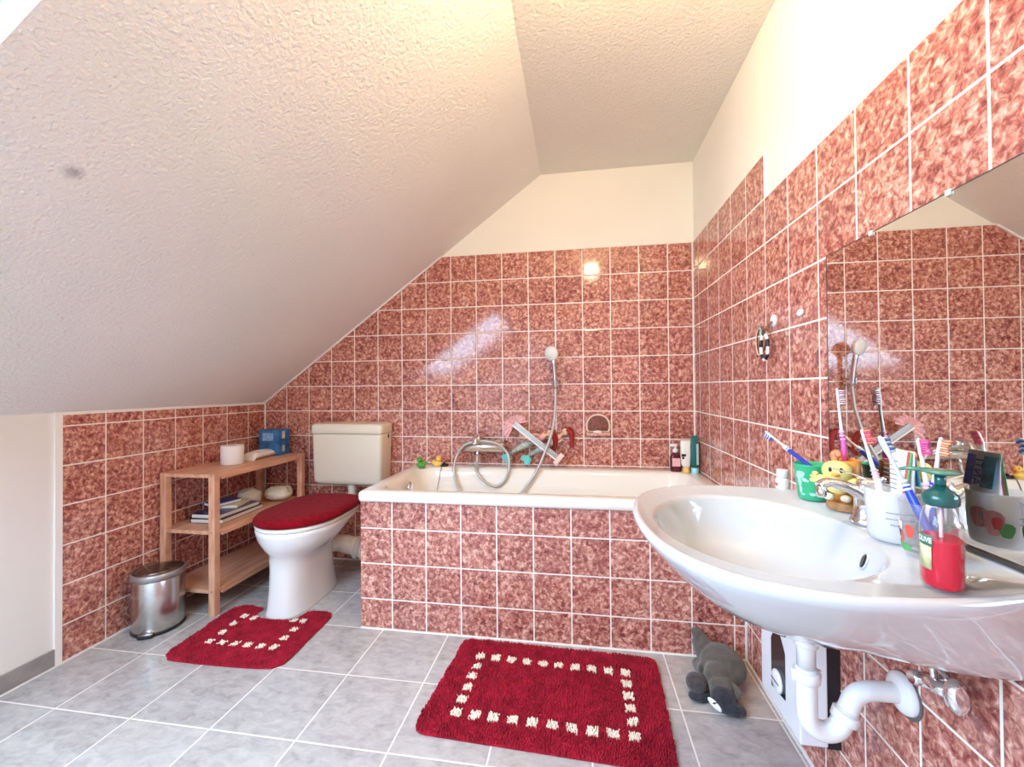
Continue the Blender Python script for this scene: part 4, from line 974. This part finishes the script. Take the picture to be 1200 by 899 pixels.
toothbrush('toothbrush with dark blue grip, its head turned away, leaning left out of the clear tumbler', (-.086, -1.632, ZD+.012), (-.112, -1.548, .944), (.9, .3, 0), (BLU, pm('brush pale blue', (.55, .62, .80), .3), PWH), (BRW, BRB), grp=G)
# clear printed cup
kc = thing('tumbler', 'clear plastic tumbler with a red and green print behind the soap bottle', 'cup', (-.088, -1.612, ZD))
KC = (-.088, -1.612)
MB().lathe([(.026, 0), (.0275, .002), (.0285, .008), (.0340, .082), (.0343, .084), (.0333, .084), (.0275, .008), (.001, .006)], (KC[0], KC[1], ZD), 36).build('cup_body', CLEAR, kc)
wrap_patch(KC, ZD, .0282, .0341, .084, 150, [(0, .036, 17, .020), (12, .028, 14, .010), (44, .040, 12, .012)], pm('print red', (.72, .10, .07), .4), kc)
wrap_patch(KC, ZD, .0290, .0347, .084, 150, [(-4, .015, 20, .007), (28, .014, 20, .007), (215, .035, 24, .018)], pm('print green', (.10, .36, .12), .4), kc)
wrap_patch(KC, ZD, .0290, .0347, .084, 150, [(6, .050, 7, .010), (18, .046, 6, .008), (-3, .030, 8, .006)], pm('print pale', (.86, .66, .55), .4), kc, 'print')
wrap_patch(KC, ZD, .0296, .0352, .084, 150, [(0, .038, 3.5, .0045), (12, .034, 4.5, .006)], BLACK, kc)
wrap_patch(KC, ZD, .0290, .0347, .084, 150, [(150, .040, 26, .016), (120, .030, 14, .014)], pm('print pink', (.82, .25, .25), .4), kc)
toothbrush('toothbrush with pink bristles in the clear tumbler', (-.078, -1.618, ZD+.012), (-.086, -1.594, .946), (.55, -.80, 0), (BLU, PWH, LPK), (BRP, PNK), grp=G)
toothbrush('toothbrush with pale orange bristles right of the pink one in the tumbler', (-.088, -1.604, ZD+.012), (-.071, -1.617, .950), (.5, -.80, 0), (PWH, PWH, BLU), (BRO, pm('bristle peach', (.88, .50, .32), .5)), grp=G)
# soap dispenser
sd = thing('soap_dispenser', 'clear pump bottle half full of red liquid soap with dark green pump', 'soap dispenser', (-.150, -1.712, ZD))
SX, SYY = -.148, -1.716
Ms = Matrix.Translation((SX, SYY, ZD)) @ Matrix.Rotation(R(-28), 4, 'Z')
def so_(w, d, z, p=2.4):
    out = []
    for i in range(40):
        a = 2*PI*i/40; c, s = math.cos(a), math.sin(a)
        out.append(Ms @ Vector((d*(abs(c)**(2/p))*(1 if c > 0 else -1), w*(abs(s)**(2/p))*(1 if s > 0 else -1), z)))
    return out
MB().loft([so_(.024, .017, 0), so_(.0275, .0205, .002), so_(.0285, .0215, .008), so_(.0285, .0212, .045), so_(.0280, .0210, .075), so_(.0255, .0195, .090), so_(.021, .017, .099), so_(.0165, .0150, .104), so_(.0155, .0150, .108)], cap1=False).build('bottle_body', SOAPCLEAR, sd)
def liq():
    m, nt, b_ = new_mat('red soap'); b_.inputs['Base Color'].default_value = (.56, .003, .028, 1); b_.inputs['Roughness'].default_value = .12
    b_.inputs['Transmission Weight'].default_value = .08; b_.inputs['IOR'].default_value = 1.2; return m
MB().loft([so_(.023, .016, .002), so_(.0265, .0195, .004), so_(.0275, .0205, .010), so_(.0275, .0202, .045), so_(.0270, .0200, .062), so_(.0268, .0198, .064)]).build('liquid', liq(), sd)
TEALG = pm('pump dark green', (.008, .085, .075), .25, coat=.3)
T = lambda dz: (SX, SYY, ZD+dz)
MB().lathe([(.0150, 0), (.0185, .003), (.0190, .010), (.0175, .016), (.011, .021), (.0065, .026)], T(.106), 30).build('pump_collar', TEALG, sd)
MB().lathe([(.0058, 0), (.0058, .018)], T(.130), 18).build('pump_stem', TEALG, sd)
MB().lathe([(.005, 0), (.014, .002), (.0195, .0045), (.0190, .0065), (.010, .008), (.001, .0085)], T(.146), 30, sy=1.1).tube([(SX-.008, SYY+.008, ZD+.151), (SX-.022, SYY+.024, ZD+.151), (SX-.027, SYY+.029, ZD+.148)], [.006, .0045, .004], 12, flat=(.6, 1.2)).build('pump_head', pm('pump head green', (.06, .20, .14), .25, coat=.4), sd)
MB().tube([(SX, SYY, ZD+.106), (SX, SYY, ZD+.006)], .0020, 8).build('dip_tube', pm('dip tube', (.80, .55, .58), .4), sd)
# label that wraps the room-side of the bottle
def lab(a_lo, a_hi, z0_, z1_, mat, nm, k=1.012):
    m = MB(); n_ = 14; lo = []; hi = []
    for kk in range(n_+1):
        a = R(a_lo+(a_hi-a_lo)*kk/n_)
        for zz, lst in ((z0_, lo), (z1_, hi)):
            w, d = .0284*k, .0212*k; p = 2.4
            c, s = math.cos(a), math.sin(a)
            lst.append(Ms @ Vector((d*(abs(c)**(2/p))*(1 if c > 0 else -1), w*(abs(s)**(2/p))*(1 if s > 0 else -1), zz)))
    ctr = Vector((SX, SYY, 0))
    def push(p, e): q = p-Vector((SX, SYY, p.z)); return p+q.normalized()*e
    m.loft([lo, hi], cap0=False, cap1=False, closed=False); o = m.build(nm, mat, sd)
    sdf = o.modifiers.new('t', 'SOLIDIFY'); sdf.thickness = .0003
    return o
lab(188, 236, .026, .060, pm('label olive', (.55, .55, .30), .4, mottle=(60, .5)), 'label')
lab(186, 239, .056, .070, pm('label green band', (.05, .20, .12), .4), 'label_band', 1.025)
lt = text_mesh('lettering', 'OLIVE', .0092, PWH, sd, Matrix.Identity(4), world=False, cond=.85, bold=.0002)
for v in lt.data.vertices:
    a = R(213) + v.co.x/.0235; c, s_ = math.cos(a), math.sin(a); k = 1.04 + v.co.z
    q = Ms @ Vector((.0212*k*(abs(c)**(2/2.4))*(1 if c > 0 else -1), .0284*k*(abs(s_)**(2/2.4))*(1 if s_ > 0 else -1), .0633 + v.co.y))
    v.co = q - sd.location

# ------------------------------------------------------------------ towel hook with hair ties, and a spare adhesive pad
hk = thing('wall_hook', 'round white adhesive hook on the right tiled wall', 'hook', (0, -.912, 1.215))
MB().lathe([(.020, 0), (.019, .004), (.012, .006)], seg=26, mat=basis((-.0002, -.915, 1.238), (-1, 0, 0), (0, 0, 1)), sx=1, sy=1).build('hook_plate', WHITEP, hk)
MB().tube(catmull([(-.005, -.912, 1.235), (-.016, -.910, 1.226), (-.022, -.909, 1.212), (-.030, -.909, 1.212), (-.034, -.909, 1.224)], 4), .0040, 10, flat=(1, 1.8)).build('hook_arm', pm('hook brown', (.20, .09, .06), .3), hk)
pd = MB().lathe([(.013, 0), (.0125, .004), (.009, .006), (.001, .0065)], seg=22, mat=basis((-.0002, -1.075, 1.235), (-1, 0, 0), (0, 0, 1)), sx=1.25, sy=.8)
tag(pd.build('adhesive_pad', WHITEP), 'small white oval pad stuck to the wall between the hook and the mirror', 'pad')
hcz = thing('hair_clip', 'pale green hair clip hanging on the wall hook', 'hair clip', (-.028, -.90, 1.19))
MB().rbox((-.032, -.896, 1.168), (-.028, -.888, 1.228), .0015, 2).rbox((-.036, -.903, 1.168), (-.032, -.896, 1.226), .0015, 2).build('clip_arms', pm('clip green', (.30, .55, .42), .35), hcz)
MB().box((-.037, -.905, 1.222), (-.026, -.880, 1.227)).build('clip_spring', CHROME, hcz)
def ring_pts(c, a_, b_, ax, n=24): return [Vector(c)+ax*(a_*math.cos(2*PI*k/n))+Vector((0, 0, b_*math.sin(2*PI*k/n))) for k in range(n+1)]
def hair_tie(label, c, a_, b_, ax, mats, r, alt):
    m = MB(); pts = ring_pts(c, a_, b_, ax, 30)
    m.tube(pts, [r*(1.0+.25*(i % 2)) for i in range(31)], 8)
    if alt:
        for i in range(len(m.f)): m.m[i] = (i//24) % 2
    o = m.build('hair_tie', mats); return tag(o, label, 'hair tie', 'hair ties on the wall hook')
AX = Vector((-.35, .94, 0)).normalized()
hair_tie('black and white spotted hair tie hanging lowest on the wall hook', (-.030, -.915, 1.155), .014, .040, AX, [BLACK, PWH], .0045, True)
hair_tie('thin black hair band hanging wide from the wall hook', (-.026, -.884, 1.178), .028, .040, Vector((-.05, 1, 0)).normalized(), [BLACK], .0013, False)
hair_tie('thin beige hair band hanging from the wall hook beside the black one', (-.032, -.880, 1.176), .022, .044, Vector((0, 1, 0)), [pm('beige band', (.75, .62, .45), .5)], .0013, False)

# ------------------------------------------------------------------ plush toy on the floor
pt = thing('plush_toy', 'grey plush animal slumped on the floor in the corner by the bathtub', 'toy', (-.18, -.84, 0))
GRAY = pm('grey plush', (.105, .092, .078), .95, spec=.1, sheen=.35, mottle=(45, .25), bump=(260, .9, .004))
DGR = pm('dark grey plush', (.035, .033, .042), .95, spec=.1, sheen=.3, mottle=(60, .35), bump=(260, .9, .004))
def fuse(m, name, mat, vox=.004, amp=.0012):
    o = m.build(name, mat, pt)
    rm = o.modifiers.new('r', 'REMESH'); rm.mode = 'VOXEL'; rm.voxel_size = vox; rm.use_smooth_shade = True
    s_ = o.modifiers.new('s', 'SMOOTH'); s_.iterations = 4; s_.factor = .6
    return o
rot = lambda z, y=0: Matrix.Rotation(R(z), 3, 'Z') @ Matrix.Rotation(R(y), 3, 'Y')
m = MB()
m.ell((-.128, -.790, .060), (.068, .082, .058), 24, 16, rot=rot(25))
m.ell((-.158, -.850, .052), (.050, .052, .046), 24, 16)
m.tube(catmull([(-.155, -.745, .050), (-.178, -.722, .085), (-.192, -.705, .108), (-.206, -.700, .108)], 5), [.044, .044, .042, .040, .037, .035, .032, .030, .028, .026, .025, .024, .022, .020, .018, .015], 14)
m.tube(catmull([(-.190, -.800, .04), (-.195, -.76, .022), (-.200, -.72, .018)], 5), [.022, .022, .021, .020, .020, .020, .019, .018, .018, .016, .013], 12)
m.ell((-.165, -.895, .045), (.040, .038, .036), 22, 14)
fuse(m, 'body', GRAY)
m = MB()
m.ell((-.172, -.925, .040), (.038, .034, .030), 22, 14, rot=rot(-20)); m.ell((-.160, -.948, .022), (.040, .024, .020), 20, 12, rot=rot(-15)); m.ell((-.122, -.948, .016), (.012, .016, .014), 14, 10)
fuse(m, 'head', DGR)
m = MB(); m.ell((-.238, -.872, .040), (.032, .036, .030), 22, 14, rot=rot(20)); m.ell((-.215, -.85, .035), (.026, .026, .022)); fuse(m, 'paw', pm('brown grey plush', (.07, .058, .056), .95, spec=.1, sheen=.3, mottle=(60, .3), bump=(260, .9, .004)))
m = MB(); m.ell((-.235, -.892, .013), (.036, .028, .013), 22, 12, rot=rot(20)); fuse(m, 'paw', DGR)
MB().ell((-.128, -.905, .055), (.010, .030, .014), 14, 10, rot=rot(25)).build('ear', GRAY, pt)
MB().ell((-.130, -.925, .042), (.010, .012, .014), 14, 10).build('ear', GRAY, pt)
MB().ell((-.204, -.950, .030), (.024, .006, .0105), 18, 12, rot=Matrix.Rotation(R(-38), 3, 'Z') @ Matrix.Rotation(R(28), 3, 'Y')).build('eye_patch', pm('white felt', (.85, .85, .85), .6), pt)
MB().ell((-.203, -.953, .036), (.008, .003, .0035), 12, 8).build('pupil', BLACK, pt)

# ------------------------------------------------------------------ pieces of parts go one level deeper
DEEP = {'rubber_duck': {'eye': 'head', 'beak': 'head', 'wing': 'body'}, 'mermaid_doll': {'eye': 'body', 'top': 'body'},
        'toothbrush_holder': {'chick_eye': 'chick_head', 'chick_beak': 'chick_head', 'chick_tuft': 'chick_head', 'chick_belly': 'chick_body', 'chick_wing': 'chick_body', 'chick_leg': 'chick_body'},
        'pedal_bin': {'lid_rim': 'lid', 'pedal_plate': 'pedal'}, 'toilet': {'seal_ring': 'waste_pipe', 'floor_screw_cap': 'bowl'}, 'cistern': {'lid_gap': 'tank'},
        'toothpaste_tube': {'stripe': 'tube_body', 'fine_print': 'tube_body', 'navy_print': 'tube_body', 'pale_print': 'tube_body', 'blue_print': 'tube_body', 'lettering': 'tube_body'},
        'toothbrush_cup': {'print': 'cup_body', 'lettering': 'cup_body'}, 'tumbler': {'print': 'cup_body'},
        'soap_dispenser': {'lettering': 'label_band', 'dip_tube': 'pump_head'}, 'soap_pump_bottle': {'label': 'bottle_body'}, 'shampoo_bottle': {'printed_mark': 'bottle_body'},
        'shower_gel_bottle': {'label': 'bottle_body'}, 'small_bottle': {'printed_mark': 'bottle_body'}, 'water_heater': {'dial': 'control_panel', 'dial_pointer': 'control_panel'},
        'washbasin': {'overflow_hole': 'overflow_ring'}, 'squeegee': {'edge_rib': 'bar'}, 'ceiling_lamp': {'bulb': 'socket'}, 'bathtub': {'corner_strip': 'front_panel'},
        'carton_box': {'front_print': 'carton', 'side_print': 'carton'}, 'wet_wipes_packet': {'printed_mark': 'packet_body', 'flap': 'packet_body'}, 'magazine': {'pages': 'cover'},
        'plush_toy': {'eye_patch': 'head', 'pupil': 'head'}}
stem = lambda o: o.name.split('.')[0]
for root in [o for o in SC.objects if o.parent is None and stem(o) in DEEP]:
    kids = list(root.children)
    for c in kids:
        tgt = DEEP[stem(root)].get(stem(c))
        if tgt:
            for q in kids:
                if stem(q) == tgt: c.parent = q; break

# ------------------------------------------------------------------ daylight and camera
w = bpy.data.worlds.new('World'); SC.world = w; w.use_nodes = True
bg_ = w.node_tree.nodes['Background']; bg_.inputs['Color'].default_value = (0.53, 0.75, 1.0, 1); bg_.inputs['Strength'].default_value = 18.0
pl = bpy.data.lights.new('sky_portal', 'AREA'); pl.shape = 'RECTANGLE'; pl.size = WS1-WS0-.14; pl.size_y = WY1-WY0-.14
pl.cycles.is_portal = True
po = bpy.data.objects.new('sky_portal', pl); COL.objects.link(po)
cpos = slp((WS0+WS1)/2, (WY0+WY1)/2, .11); xax = SL; zax = SN; yax = zax.cross(xax)
Mp = Matrix((xax, yax, zax)).transposed().to_4x4(); Mp.translation = cpos; po.matrix_world = Mp

cam = bpy.data.cameras.new('camera'); co_ = bpy.data.objects.new('camera', cam); COL.objects.link(co_)
cam.sensor_fit = 'HORIZONTAL'; cam.sensor_width = 36.0; cam.lens = 36.0*487.585/1200; cam.clip_start = 0.01
Rv = Vector((0.98809153, 0.15364871, -0.00819725)); Uv = Vector((0.00970715, -0.00907934, 0.99991166)); Fv = Vector((-0.15356071, 0.98808382, 0.01046271))
Mc = Matrix((Rv, Uv, -Fv)).transposed().to_4x4(); Mc.translation = Vector((-0.62311, -2.3498, 1.0311)); co_.matrix_world = Mc
SC.camera = co_
vs_ = SC.view_settings; vs_.view_transform = 'Standard'; vs_.look = 'None'; vs_.gamma = 1.0; vs_.use_curve_mapping = False; vs_.exposure = 0.34
SC.cycles.max_bounces = 10; SC.cycles.diffuse_bounces = 6; SC.cycles.glossy_bounces = 5; SC.cycles.transmission_bounces = 10; SC.cycles.transparent_max_bounces = 10
SC.cycles.caustics_reflective = False; SC.cycles.caustics_refractive = False; SC.cycles.sample_clamp_indirect = 8.0
SC.cycles.use_denoising = True
